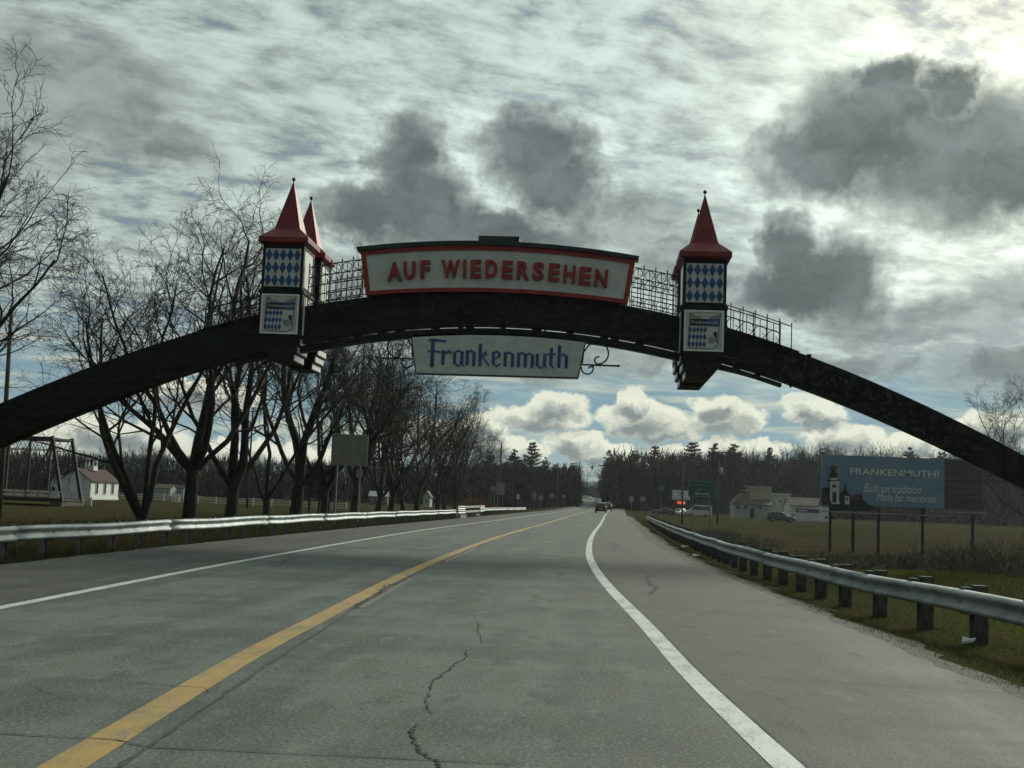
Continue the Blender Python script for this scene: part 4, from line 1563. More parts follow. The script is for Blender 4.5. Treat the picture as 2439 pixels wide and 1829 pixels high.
# (photo x of the trunk, distance, height, fork height, limbs, trunk radius, label, extra)
ROW = [
    (338, 50, 12.5, 0.9, None, 0.33, 'low forked bare tree with two limbs in a wide V, right of the white schoolhouse', dict(limb_dirs=[(-0.72, 0.1, 0.95), (-0.25, -0.3, 1.0), (0.42, 0.1, 0.95), (0.15, 0.3, 1.0)], dens=0.9)),
    (450, 55, 15.6, 3.6, None, 0.36, 'tall bare tree with a thick straight trunk, second in the roadside row', dict(limb_dirs=[(0.06, 0.0, 1.0), (-0.95, 0.05, 0.62), (-0.55, 0.3, 0.9), (0.45, -0.4, 0.9), (0.7, 0.2, 0.8)])),
    (545, 61, 15.6, 2.8, None, 0.36, 'bare tree whose trunk divides into two leaning stems, third in the roadside row', dict(limb_dirs=[(-0.22, 0.0, 1.0), (0.18, 0.05, 1.0), (-0.6, -0.3, 0.9), (0.65, 0.35, 0.85)])),
    (632, 67, 14.5, 1.9, None, 0.24, 'slender forked bare tree left of the thick dark one beneath the left tower', dict(limb_dirs=[(-0.62, 0.0, 0.9), (0.38, 0.2, 1.0), (0.1, -0.4, 1.0)], dens=0.95)),
    (700, 73, 15.8, 3.2, None, 0.42, 'thick dark bare tree with branches spreading right, beneath the left tower', dict(limb_dirs=[(-0.08, 0.05, 1.0), (0.18, 0.0, 1.0), (0.75, 0.0, 0.75), (-0.6, 0.3, 0.8), (0.95, 0.3, 0.55)])),
    (770, 84, 15.2, 3.0, 5, 0.30, 'bare tree partly hidden by the back of the dark billboard', {}),
    (843, 92, 16.2, 3.2, 6, 0.42, 'thick bare trunk right of the blank grey sign posts', {}),
    (898, 103, 14.0, 2.5, 5, 0.30, 'first bare tree right of the thick trunk by the blank grey sign', {}),
    (927, 109, 15.5, 2.6, 5, 0.32, 'second bare tree right of the thick trunk by the blank grey sign', {}),
    (961, 117, 14.5, 2.2, 5, 0.27, 'third bare tree right of the thick trunk by the blank grey sign', {}),
    (990, 124, 15.2, 2.4, 5, 0.33, 'fourth bare tree right of the thick trunk by the blank grey sign', {}),
    (1040, 138, 14.5, 2.2, 6, 0.35, 'bare tree with a dark trunk, third from the road end of the row', {}),
    (1059, 146, 13.5, 2.0, 6, 0.28, 'slim bare tree, second from the road end of the row', {}),
    (1081, 155, 13.0, 2.0, 6, 0.30, 'last bare tree at the road end of the row, by the orange shrubs', {}),
]
for i, (sx, Y, h, fk, nl, tr_, lab, ex) in enumerate(ROW):
    X = P(sx, 1230, Y)[0]
    kw = dict(height=h, fork=fk, trunk_r=tr_ * 1.05, levels=5, dens=1.0 if i < 7 else 0.9)
    if nl:
        kw['limbs'] = nl
    kw.update(ex)
    bare_tree(X, Y, lab, 100 + i, GROW, 0.0, **kw)
# tree just outside the left edge whose branches reach in
bare_tree(P(-315, 1200, 36)[0], 36, 'nearest bare tree reaching in from the left edge above the arch', 61, GROW, 0.0, height=14.4, fork=2.6, trunk_r=0.36,
          limb_dirs=[(0.55, 0.0, 0.8), (0.25, 0.1, 1.0), (-0.2, 0.3, 1.0), (0.8, 0.2, 0.55), (0.35, -0.4, 0.9), (-0.6, -0.1, 0.8)], dens=0.97)
# leaning tree at the right edge
bare_tree(P(2500, 1180, 105)[0], 105, 'bare tree leaning in over the right end of the arch', 77, None, 0.0, height=14.5, fork=3.0, trunk_r=0.30, lean=(-0.30, 0),
          limb_dirs=[(-0.60, 0.0, 0.95), (-0.30, 0.2, 1.0), (0.2, 0.3, 1.0), (-0.80, -0.2, 0.75)], dens=1.0, up=0.06, twig=1.3)
# small bare trees at the end of the left row, beside the pines
for k, (sx, Y, h, lab) in enumerate(((1120, 185, 13.5, 'spindly bare tree standing against the sky left of the left pines'), (1165, 205, 12.5, 'thin bare tree right behind the left roadside utility pole'),
                                     (1385, 330, 12, 'thin bare tree at the gap where the road disappears, left side'), (1440, 380, 13, 'thin bare tree at the gap where the road disappears, right side'))):
    bare_tree(P(sx, 1200, Y)[0], Y, lab, 300 + k, None, 0.0, height=h, fork=2.5, trunk_r=0.16, limbs=5, levels=4, dens=0.9, twig=1.6)


# ---- pines: whorls of drooping boughs carrying needle tufts
def pine_mesh(seed, h, rad, bare, gap):
    R_ = random.Random(seed)
    tr = MB()
    tr.tube([(0, 0, -0.5), (0.05, 0, h * 0.4), (-0.04, 0.03, h * 0.75), (0, 0, h)], [h * 0.016, h * 0.012, h * 0.006, 0.02], 6)
    V, F = [], []
    z = h * bare
    while z < h * 0.985:
        t = (z - h * bare) / (h * (1 - bare))
        rr = rad * (math.sin(min(1, 0.18 + t * 1.05) * math.pi) ** 0.6 if t < 0.45 else (1 - t) ** 0.75 * 1.25) * R_.uniform(0.75, 1.2) + 0.25
        nb = R_.randint(5, 7) if t < 0.85 else 4
        a0 = R_.uniform(0, 6.28)
        for k in range(nb):
            if R_.random() < gap:
                continue
            a = a0 + 6.28 * k / nb + R_.gauss(0, 0.2)
            L = rr * R_.uniform(0.65, 1.15)
            rise = R_.uniform(-0.02, 0.25) + 0.3 * t
            st = np.array([0, 0, z])
            dvec = np.array([math.cos(a), math.sin(a), rise])
            end = st + dvec * L
            tr.tube([st, (st + end) / 2 + (0, 0, 0.05 * L), end], [0.05, 0.03, 0.012], 3, cap=False)
            nt = int(6 + L * 5)
            for q in range(nt):
                f = 0.25 + 0.78 * (q + R_.random()) / nt
                c = st + dvec * L * f + np.array([R_.gauss(0, 0.16 * L * 0.5), R_.gauss(0, 0.16 * L * 0.5), R_.gauss(0.08, 0.12)])
                for s in range(5):
                    b = len(V)
                    d1 = np.array([R_.gauss(0, 1), R_.gauss(0, 1), R_.gauss(0.35, 0.6)])
                    d1 *= R_.uniform(0.30, 0.55) / (np.linalg.norm(d1) + 1e-6)
                    w = np.cross(d1, np.array([R_.gauss(0, 1), R_.gauss(0, 1), R_.gauss(0, 1)]))
                    w *= 0.10 / (np.linalg.norm(w) + 1e-6)
                    V += [tuple(c - w), tuple(c + w), tuple(c + d1 + w * 0.2), tuple(c + d1 - w * 0.2)]
                    F.append((b, b + 1, b + 2, b + 3))
        z += h * (1 - bare) / R_.uniform(13, 19)
    return tr.mesh('trunk', M_PINEBARK), np_mesh('crown', V, F, M_PINE)


PINES = [pine_mesh(1, 18, 4.0, 0.22, 0.12), pine_mesh(2, 18, 3.4, 0.40, 0.25), pine_mesh(3, 18, 4.6, 0.15, 0.1), pine_mesh(4, 18, 3.0, 0.5, 0.3)]


def pine(sx, ytop, Y, kind, label, group, rzz, wide=1.0, base=None):
    p_ = P(sx, ytop, Y)
    zb = gz(p_[0], Y)
    h = p_[2] - zb
    t = thing('pine_tree', (p_[0], Y, zb), label, 'tree', group, rzz)
    s = h / 18
    for nm, me in zip(('trunk', 'crown'), PINES[kind]):
        o = link(nm, me, t)
        o.scale = (s * wide, s * wide, s)
    return t


GPL, GPR = 'pines left of the far road', 'pines right of the far road'
for k, (sx, yt, Y, kd, wd, lab) in enumerate([
    (1268, 1052, 290, 0, 1.0, 'tall pine with a pointed top, highest on the left of the road'),
    (1225, 1072, 300, 3, 1.0, 'open crowned pine left of the tallest left pine'),
    (1168, 1075, 260, 2, 1.0, 'broad pine just left of the roadside utility pole'),
    (1300, 1088, 330, 2, 0.9, 'middling pine on the right flank of the tallest left pine'),
    (1322, 1105, 350, 0, 1.0, 'small pine between the tallest left pine and the round topped pair'),
    (1345, 1104, 360, 2, 1.0, 'left one of the two round topped pines beside the road gap'),
    (1364, 1102, 365, 2, 1.0, 'right one of the two round topped pines beside the road gap'),
    (1382, 1140, 430, 0, 1.0, 'lowest pine on the left beside the gap where the road disappears'),
    (1205, 1100, 320, 2, 1.1, 'low dense pine between the utility pole and the open crowned pine'),
    (1245, 1095, 310, 2, 1.0, 'low dense pine under the open crowned pine')]):
    pine(sx, yt, Y, kd, lab, GPL, k * 1.3, wd)
for k, (sx, yt, Y, kd, wd, lab) in enumerate([
    (1437, 1115, 420, 2, 0.9, 'lowest pine on the right beside the gap where the road disappears'),
    (1452, 1072, 350, 1, 0.8, 'thin ragged pine at the left end of the right pines'),
    (1475, 1085, 340, 2, 1.2, 'dark broad pine second from the left end of the right pines'),
    (1512, 1072, 330, 2, 1.3, 'wide flat topped pine third from the left end of the right pines'),
    (1560, 1062, 310, 0, 1.0, 'tall dark pine fourth from the left end of the right pines'),
    (1602, 1080, 310, 1, 0.8, 'thin pine with sky showing through, left of the highest right pine'),
    (1648, 1052, 290, 0, 1.15, 'highest pine on the right with a rounded crown behind the green sign'),
    (1704, 1058, 300, 3, 0.9, 'narrow open pine just left of the right utility pole'),
    (1747, 1060, 295, 3, 1.35, 'flat spreading pine right of the right utility pole'),
    (1835, 1066, 330, 1, 0.9, 'lone thin pine above the beige building'),
    (1960, 1066, 320, 2, 0.9, 'rounded pine left above the blue billboard'),
    (2168, 1064, 300, 2, 1.0, 'rounded pine above the right half of the blue billboard'),
    (2242, 1075, 320, 0, 0.9, 'small pine above the right corner of the blue billboard')]):
    pine(sx, yt, Y, kd, lab, GPR, k * 0.9, wd)


# ---- the far woods: one mass of bare trees each side
def far_base(seed):
    b = Bare(seed, height=15, spread=0.9, fork=3.0, limbs=5, trunk_r=0.2, levels=3, dens=0.72, up=0.16)
    V, F = [], []
    for lev in range(4):
        for pts, rad in b.paths[lev]:
            P_ = np.array(pts)
            w = np.array(rad) + (0.03 if lev > 1 else 0)
            ang = (len(V) * 37 % 628) / 100
            side = np.array([math.cos(ang), math.sin(ang), 0])
            base = len(V)
            if lev == 3:
                P_, w = P_[::2], w[::2]
            for p_, r_ in zip(P_, w):
                V.append(tuple(p_ - side * r_))
                V.append(tuple(p_ + side * r_))
            for i in range(len(P_) - 1):
                F.append((base + 2 * i, base + 2 * i + 1, base + 2 * i + 3, base + 2 * i + 2))
    # fine twig tips
    R_ = random.Random(seed)
    tips = [np.array(p_[0][-1]) for p_ in b.paths[3]]
    for tp_ in tips:
        for q in range(2):
            d = np.array([R_.gauss(0, 0.5), R_.gauss(0, 0.5), R_.gauss(0.35, 0.4)])
            s = np.array([R_.gauss(0, 1), R_.gauss(0, 1), 0.0])
            s *= 0.035 / (np.linalg.norm(s) + 1e-6)
            base = len(V)
            V += [tuple(tp_ - s), tuple(tp_ + s), tuple(tp_ + d * 1.3 + s * 0.3), tuple(tp_ + d * 1.3 - s * 0.3)]
            F.append((base, base + 1, base + 2, base + 3))
    return np.array(V), np.array(F)


FARB = [far_base(s) for s in (501, 502, 503)]


def woods(label, spots, brush, name='woods'):
    """spots: (x, y, height); brush: (x, y, z0, z1) random dark thicket twigs between the stems"""
    VV, FF, n = [], [], 0
    R_ = random.Random(len(spots))
    for (x, y, h) in spots:
        V, F = FARB[R_.randrange(3)]
        a = R_.uniform(0, 6.28)
        s = h / 15.0
        c, sn = math.cos(a) * s * 1.05, math.sin(a) * s * 1.05
        W = np.stack([V[:, 0] * c - V[:, 1] * sn + x, V[:, 0] * sn + V[:, 1] * c + y, V[:, 2] * s + gz(x, y)], 1)
        VV.append(W)
        FF.append(F + n)
        n += len(V)
    if len(brush):
        N = np.random.default_rng(len(brush))
        B = np.array(brush)
        nb = len(B)
        zc = B[:, 2] + (B[:, 3] - B[:, 2]) * N.random(nb) ** 1.0
        gzz = np.array([gz(q[0], q[1]) for q in brush])
        s = N.normal(size=(nb, 3)) * (1, 1, 0.25)
        wd = (0.14 + 0.5 * np.clip(1 - zc / (B[:, 3] * 0.75 + 0.01), 0, 1)) * N.uniform(0.5, 1.1, nb)
        s *= (wd / np.linalg.norm(s, axis=1))[:, None]
        d = np.stack([N.normal(0, 0.5, nb), N.normal(0, 0.5, nb), N.uniform(0.7, 2.4, nb)], 1)
        p_ = np.stack([B[:, 0], B[:, 1], gzz + zc - 0.3], 1)
        bv = np.stack([p_ - s, p_ + s, p_ + d + s * 0.4, p_ + d - s * 0.4], 1).reshape(-1, 3)
        VV.append(bv)
        FF.append(np.arange(nb * 4).reshape(-1, 4) + n)
    o = link(name, np_mesh(name, np.concatenate(VV), np.concatenate(FF), M_FARTWIG))
    return tag(o, label, 'woods', kind='stuff')


R_ = random.Random(5)


def scatter(n, sx0, sx1, ya, yb, hfun):
    out = []
    for i in range(n):
        sx = R_.uniform(sx0, sx1)
        Y = R_.uniform(ya, yb)
        out.append((P(sx, 1190, Y)[0], Y, hfun(sx, Y) * R_.uniform(0.82, 1.08)))
    return out


def brush(n, sx0, sx1, ya, yb, z0, z1):
    return [(P(R_.uniform(sx0, sx1), 1190, (Y := R_.uniform(ya, yb)))[0], Y, z0, z1) for _ in range(n)]


# heights follow the skyline measured on the photograph
def sky_h(pts):
    xs, ys = [p_[0] for p_ in pts], [p_[1] for p_ in pts]
    return lambda sx, Y: max(4.0, (P(sx, np.interp(sx, xs, ys), Y)[2] - gz(P(sx, 1190, Y)[0], Y)))


hl = sky_h([(-400, 1065), (0, 1075), (150, 1080), (200, 1092), (300, 1068), (420, 1085), (560, 1095), (760, 1100), (1000, 1105), (1180, 1110)])
woods('brown grey line of bare woods behind the left field', scatter(150, -420, 1200, 300, 420, hl), brush(32000, -420, 1200, 295, 400, 0, 10.5))
hr = sky_h([(1400, 1160), (1430, 1130), (1480, 1100), (1600, 1095), (1750, 1092), (1880, 1088), (2000, 1082), (2200, 1088), (2439, 1096), (2900, 1090)])
woods('dark mass of bare woods behind the buildings on the right', scatter(150, 1455, 2900, 300, 400, hr), brush(46000, 1455, 2900, 285, 380, 0, 14.5))
hg = sky_h([(1180, 1110), (1300, 1118), (1380, 1150), (1400, 1180), (1430, 1150), (1470, 1120)])
woods('dark thicket flanking the far road up to the gap', scatter(45, 1180, 1385, 320, 470, hg) + scatter(38, 1432, 1500, 330, 480, hg), brush(11000, 1180, 1380, 300, 450, 0, 10.5) + brush(7000, 1436, 1500, 320, 460, 0, 12) + brush(2500, 1380, 1440, 720, 900, 0, 10))

# low clipped screens of evergreen thicket at the foot of the woods

# ------------------------------------------------------------------ buildings, signs, poles
M_WALLW = mat('white_clapboard', (0.66, 0.67, 0.65), 0.7, var=0.08, scale=1.0)
M_ROOFR = mat('dull_red_roof', (0.055, 0.025, 0.024), 0.9, var=0.25, scale=1.2)
M_ROOFB = mat('brown_shingle_roof', (0.085, 0.075, 0.058), 0.9, var=0.3, scale=2.0)
M_BEIGE = mat('beige_stucco', (0.36, 0.35, 0.27), 0.85, var=0.1, scale=0.6)
M_GREYW = mat('weathered_pale_siding', (0.38, 0.40, 0.38), 0.8, var=0.12, scale=0.8)
M_GLASS = mat('dark_window_glass', (0.02, 0.025, 0.03), 0.08, spec=0.6)
M_WOODP = mat('utility_pole_wood', (0.075, 0.062, 0.05), 0.9, var=0.3, scale=3, stretch=(4, 4, 0.5))
M_DKMETAL = mat('dark_bridge_iron', (0.013, 0.016, 0.017), 0.7, var=0.3, scale=3)
M_SIGNBACK = mat('bare_aluminium_sign_back', (0.26, 0.26, 0.235), 0.6, var=0.15, scale=1.5, metal=0.2)
M_WIRE = mat('overhead_wire', (0.02, 0.02, 0.022), 0.6)
M_SGREEN = mat('road_sign_green', (0.012, 0.10, 0.065), 0.45, var=0.08, scale=1)
M_SWHITE = mat('reflective_white', (0.62, 0.64, 0.62), 0.5)
M_FENCEW = mat('white_fence_paint', (0.62, 0.63, 0.60), 0.7, var=0.15, scale=2)
M_BB = mat('blue_billboard_vinyl', (0.165, 0.265, 0.37), 0.55, var=0.06, scale=0.3)
M_BBTEXT = mat('billboard_white_print', (0.66, 0.72, 0.72), 0.55)
M_BBWHITE = mat('billboard_picture_white', (0.55, 0.56, 0.52), 0.55, var=0.1, scale=1.5)
M_BBRED = mat('billboard_picture_red', (0.10, 0.035, 0.04), 0.6, var=0.2, scale=2)
M_BBDARK = mat('billboard_picture_dark', (0.018, 0.028, 0.022), 0.7, var=0.4, scale=1.2)
M_BROWN = mat('weathered_brown_board', (0.075, 0.070, 0.060), 0.85, var=0.3, scale=0.7, stretch=(0.3, 1, 4))


def at(sx, sy, Y):
    return P(sx, sy, Y)


def flat_poly(org, pts, th, name, m, parent):
    """thin upright plate from photo points on one plane"""
    return MB(org).prism(pts, (0, th, 0)).build(name, m, parent)


def put_text(name, body, m, parent, org, left, right, base, height, y, slope=0.0, shear=0.0, offset=0.0, depth=0.01):
    """lettering between two x positions on an upright plane"""
    me = text_mesh(name, body, 1.0, 0.004, m, offset=offset, shear=shear)
    co = np.array([v.co for v in me.vertices])
    mn, mx_ = co.min(0), co.max(0)
    w = right - left
    for v in me.vertices:
        fx = (v.co.x - mn[0]) / (mx_[0] - mn[0])
        fy = (v.co.y - mn[1]) / (mx_[1] - mn[1])
        v.co = (left + fx * w - org[0], y - org[1] + (v.co.z * 0.9), base + fy * height + slope * fx * w - org[2])
    return link(name, me, parent)


def window(parent, org, c, w, h, facing, frame=M_FENCEW, name='window'):
    """frame with a recessed pane; facing '-y' or '+x'"""
    f = MB(org)
    t = 0.08
    if facing == '-y':
        for s in (-1, 1):
            f.box((c[0] + s * (w / 2), c[1] - 0.03, c[2]), (t, 0.10, h + t))
            f.box((c[0], c[1] - 0.03, c[2] + s * h / 2), (w - t, 0.10, t))
        fo = f.build(name, frame, parent)
        MB(org).box((c[0], c[1] + 0.005, c[2]), (w, 0.05, h)).build('pane', M_GLASS, fo)
    else:
        for s in (-1, 1):
            f.box((c[0] + 0.03, c[1] + s * (w / 2), c[2]), (0.10, t, h + t))
            f.box((c[0] + 0.03, c[1], c[2] + s * h / 2), (0.10, w - t, t))
        fo = f.build(name, frame, parent)
        MB(org).box((c[0] - 0.005, c[1], c[2]), (0.05, w, h)).build('pane', M_GLASS, fo)
    return fo


def gable_house(name, label, x0, x1, y0, y1, zb, ze, zr, ridge, wall, roof, cat='house', over=0.25):
    """ridge 'y' runs away from the viewer, 'x' runs across"""
    org = ((x0 + x1) / 2, (y0 + y1) / 2, zb)
    t = thing(name, org, label, cat)
    mb = MB(org)
    if ridge == 'y':
        xm = (x0 + x1) / 2
        mb.prism([(x0, y0, zb - 0.3), (x1, y0, zb - 0.3), (x1, y0, ze), (xm, y0, zr), (x0, y0, ze)], (0, y1 - y0, 0))
        mb.build('wall', wall, t)
        for s, xe in ((-1, x0), (1, x1)):
            k = (zr - ze) / abs(xm - xe)
            xo, zo = xe + s * over, ze - k * over
            MB(org).prism([(xm, y0 - over, zr + 0.02), (xo, y0 - over, zo + 0.02), (xo, y0 - over, zo + 0.14), (xm, y0 - over, zr + 0.14)], (0, y1 - y0 + 2 * over, 0)).build('roof', roof, t)
    else:
        ym = (y0 + y1) / 2
        mb.prism([(x0, y0, zb - 0.3), (x0, y1, zb - 0.3), (x0, y1, ze), (x0, ym, zr), (x0, y0, ze)], (x1 - x0, 0, 0))
        mb.build('wall', wall, t)
        for s, ye in ((-1, y0), (1, y1)):
            k = (zr - ze) / abs(ym - ye)
            yo, zo = ye + s * over, ze - k * over
            MB(org).prism([(x0 - over, ym, zr + 0.02), (x0 - over, yo, zo + 0.02), (x0 - over, yo, zo + 0.14), (x0 - over, ym, zr + 0.14)], (x1 - x0 + 2 * over, 0, 0)).build('roof', roof, t)
    return t, org


# ---- white schoolhouse on the left
Y0 = 170
a, b = at(140, 1180, Y0), at(214, 1190, Y0)
zb = b[2]
zeave, zridge = at(214, 1145, Y0)[2], at(170, 1116, Y0)[2]
sh, so = gable_house('schoolhouse', 'small white schoolhouse with red roof and open belfry on the left', a[0], b[0], Y0, Y0 + 10.2, zb, zeave, zridge, 'y', M_WALLW, M_ROOFR, 'building')
for k in range(3):
    window(sh, so, (b[0] + 0.02, Y0 + 2.1 + 2.9 * k, zb + 1.75), 0.75, 1.7, '+x', M_WALLW)
MB(so).box((b[0] + 0.06, Y0 + 5.1, zb + 0.15), (0.12, 10.3, 0.3)).build('base_board', M_FENCEW, sh)
xm = (a[0] + b[0]) / 2
bel = MB(so).box((xm, Y0 + 5, zridge + 0.25), (1.5, 1.5, 0.7)).build('belfry', M_FENCEW, sh)
for i in (-1, 1):
    for j in (-1, 1):
        MB(so).box((xm + 0.62 * i, Y0 + 5 + 0.62 * j, zridge + 1.15), (0.14, 0.14, 1.1)).build('belfry_post', M_FENCEW, bel)
MB(so).box((xm, Y0 + 5, zridge + 1.78), (1.75, 1.75, 0.16)).build('belfry_roof', M_FENCEW, bel)
# lean-to on its left
lt, lo = gable_house('lean_to', 'low white outbuilding against the left side of the schoolhouse', at(119, 1175, 176)[0], at(139, 1175, 176)[0], 176, 181, zb, at(130, 1146, 176)[2], at(130, 1134, 176)[2], 'y', M_WALLW, M_ROOFR, 'building')
window(lt, lo, (at(128, 1160, 176)[0], 175.98, zb + 1.2), 0.7, 1.0, '-y')


def hut(name, label, sx0, sx1, sy0, sy1, Y, depth, wall, roof, ridge='x', wins=2):
    p0, p1 = at(sx0, sy1, Y), at(sx1, sy1, Y)
    zt = at((sx0 + sx1) / 2, sy0, Y)[2]
    zb_ = gz((p0[0] + p1[0]) / 2, Y)
    ze = zb_ + (zt - zb_) * 0.68
    t, o = gable_house(name, label, p0[0], p1[0], Y, Y + depth, zb_, ze, zt, ridge, wall, roof, 'building')
    for k in range(wins):
        xx = p0[0] + (p1[0] - p0[0]) * (k + 0.5) / wins
        window(t, o, (xx, Y - 0.02, zb_ + (ze - zb_) * 0.55), min(1.0, (p1[0] - p0[0]) / wins * 0.4), (ze - zb_) * 0.35, '-y')
    return t


hut('field_shed', 'long low pale shed far across the left field', 366, 405, 1154, 1175, 285, 5, M_GREYW, M_ROOFB, 'x', 3)
hut('field_shed', 'small dark roofed shed right of the long low shed', 407, 436, 1155, 1175, 290, 5, M_GREYW, M_DKMETAL, 'x', 2)
hut('pale_shed', 'small pale gabled shed between the far trunks of the tree row', 1008, 1024, 1170, 1186, 262, 4, M_GREYW, M_ROOFB, 'y', 1)
hut('white_roofed_trailer', 'long trailer with a white roof seen low between the tree trunks', 880, 922, 1171, 1182, 270, 2.5, M_BROWN, M_WALLW, 'x', 3)


# ---- fences
def board_fence(label, pts, h, n_boards, step, m, bh=0.13, group=None, name='board_fence'):
    org = on(*pts[0])
    t = thing(name, org, label, 'fence', group)
    q = resample([np.array(p_, float) for p_ in pts], step)
    for a, b in zip(q, q[1:]):
        za, zb_ = gz(*a), gz(*b)
        for k in range(n_boards):
            z = h * (k + 0.75) / n_boards
            MB(org).bar((a[0], a[1], za + z), (b[0], b[1], zb_ + z), 0.03, bh).build('board', m, t)
    pm = MB().box((0, 0, h / 2), (0.11, 0.11, h + 0.15)).mesh('post', m)
    for a in q:
        link('post', pm, t, (a[0] - org[0], a[1] + 0.075 - org[1], gz(*a) - org[2]))
    return t


f1, f2 = at(179, 1195, 122), at(217, 1198, 122)
board_fence('short white board fence right of the iron truss bridge', [(f1[0], 122), (f2[0], 122)], 0.95, 3, (f2[0] - f1[0]) / 2 - 0.01, M_FENCEW, 0.17)
g1, g2 = at(277, 1200, 190), at(436, 1200, 190)
board_fence('white rail fence across the left field beside the schoolhouse', [(g1[0], 190), (g2[0], 190)], 1.15, 3, 2.7, M_FENCEW, 0.10)
g1, g2 = at(470, 1205, 180), at(860, 1205, 180)
board_fence('pale rail fence behind the trunks of the tree row', [(g1[0], 180), (g2[0], 180)], 1.15, 3, 3.0, M_FENCEW, 0.09)
# white gate
gp = at(423, 1195, 186)
gt = thing('field_gate', on(gp[0], 186), 'tall white barred gate in front of the field fence', 'gate')
for k in range(5):
    MB().box((-0.9 + 0.45 * k, 0, 0.75), (0.07, 0.06, 1.5)).build('bar', M_FENCEW, gt)
for z in (0.1, 0.75, 1.45):
    MB().box((0, -0.055, z), (2.0, 0.05, 0.09)).build('rail', M_FENCEW, gt)

# ---- iron truss bridge at the left edge
YT = 115
xr_t, xl_t = at(126, 1035, YT)[0], at(-130, 1035, YT)[0]
zt_, zd = at(90, 1043, YT)[2], at(140, 1192, YT)[2]
xe = at(148, 1196, YT)[0]
to_ = ((xl_t + xr_t) / 2, YT, zd)
tb = thing('truss_bridge', to_, 'dark iron truss footbridge behind the left end of the arch', 'bridge')
nb = 5
xs = np.linspace(xl_t, xr_t, nb + 1)
for yy in (YT, YT + 4.5):
    MB(to_).bar((xl_t, yy, zt_), (xr_t, yy, zt_), 0.26, 0.34).build('top_chord', M_DKMETAL, tb)
    MB(to_).bar((xl_t - 1, yy, zd), (xe, yy, zd), 0.26, 0.34).build('bottom_chord', M_DKMETAL, tb)
    MB(to_).bar((xr_t - 0.05, yy, zt_ + 0.25), (xe, yy, zd - 0.2), 0.30, 0.30).build('end_post', M_DKMETAL, tb)
    for i, x in enumerate(xs[:-1]):
        MB(to_).bar((x, yy, zd + 0.17), (x, yy, zt_ - 0.17), 0.18, 0.18).build('upright', M_DKMETAL, tb)
        MB(to_).bar((x, yy + 0.02, zd + 0.1), (xs[i + 1], yy + 0.02, zt_ - 0.2), 0.07).build('diagonal', M_DKMETAL, tb)
    mb = MB(to_)
    for k in range(26):          # lattice under the top chord
        x0_ = xl_t + (xr_t - xl_t) * k / 26
        x1_ = xl_t + (xr_t - xl_t) * (k + 1) / 26
        mb.bar((x0_, yy - 0.04, zt_ - (0.2 if k % 2 else 1.1)), (x1_, yy - 0.04, zt_ - (1.1 if k % 2 else 0.2)), 0.05)
    mb.bar((xl_t, yy - 0.04, zt_ - 1.15), (xr_t + 0.3, yy - 0.04, zt_ - 1.15), 0.08)
    mb.build('lattice', M_DKMETAL, tb)
for x in xs:
    MB(to_).bar((x, YT + 0.13, zt_), (x, YT + 4.37, zt_), 0.16, 0.2).build('cross_strut', M_DKMETAL, tb)
MB(to_).box(((xl_t + xe) / 2, YT + 2.25, zd + 0.02), (xe - xl_t, 4.1, 0.18)).build('deck', M_BROWN, tb)
for k in range(10):
    x = xl_t + (xe - xl_t) * (k + 0.5) / 10
    for z in (0.45, 0.85):
        MB(to_).box((x, YT - 0.26, zd + z), ((xe - xl_t) / 10 - 0.25, 0.05, 0.17)).build('deck_rail_board', M_FENCEW, tb)
for s, xx in ((1, xe - 0.5), (1, xl_t + 0.5)):
    MB(to_).box((xx, YT + 2.25, zd - 1.0), (1.2, 5.2, 1.7)).build('abutment', M_BROWN, tb)

# ---- utility poles
def pole(sx, stop, Y, label, arms=1, lean=0.0, r=0.15, tank=False, group='utility poles'):
    p_ = at(sx, stop, Y)
    zb_ = gz(p_[0], Y)
    h = p_[2] - zb_
    t = thing('utility_pole', (p_[0] + lean * h, Y, zb_), label, 'utility pole', group)
    MB().tube([(0, 0, -0.5), (-lean * h / 2, 0, h / 2), (-lean * h, 0, h)], [r * 1.15, r, r * 0.75], 8).build('shaft', M_WOODP, t, smooth=True)
    for k in range(arms):
        z = h - 0.5 - 0.9 * k
        ar = MB().box((-lean * z, -0.18, z), (2.4, 0.1, 0.13)).build('crossarm', M_WOODP, t)
        for q in (-1.1, -0.6, 0.6, 1.1):
            MB().lathe((-lean * z + q, -0.18, z + 0.06), [(0.03, 0), (0.05, 0.06), (0.05, 0.12), (0.02, 0.16)], 6).build('insulator', M_GLASS, ar)
    if tank:
        MB().lathe((0.35, -0.1, h - 2.0), [(0.22, 0), (0.24, 0.1), (0.24, 0.8), (0.16, 0.9), (0.05, 1.0)], 10).build('transformer', M_SIGNBACK, t, smooth=True)
    return t


pole(28, 730, 72, 'utility pole at the far left rising behind the arch', 0, 0.025, 0.16)
pole(603, 971, 150, 'utility pole with a crossarm seen between the trees under the left tower', 1, 0, 0.14)
pole(1195, 1055, 185, 'bare utility pole left of the road in front of the left pines', 0, -0.01, 0.15)
pole(1628, 1100, 150, 'dark thin utility pole left of the green road sign', 0, 0, 0.11)
pole(1712, 1096, 165, 'utility pole with a grey transformer right of the green road sign', 0, 0, 0.14, True)
# span wire across the far road with a hanging signal
w0, w1 = at(1330, 1104, 300), at(1470, 1114, 300)
for k, (q, lab) in enumerate(((w0, 'left pole of the far span wire, half hidden by pines'), (w1, 'right pole of the far span wire, half hidden by pines'))):
    pt_ = thing('span_pole', on(q[0], 300), lab, 'utility pole', 'utility poles')
    MB().tube([(0, 0, -0.5), (0, 0, q[2] - gz(q[0], 300))], [0.14, 0.11], 7).build('shaft', M_WOODP, pt_)


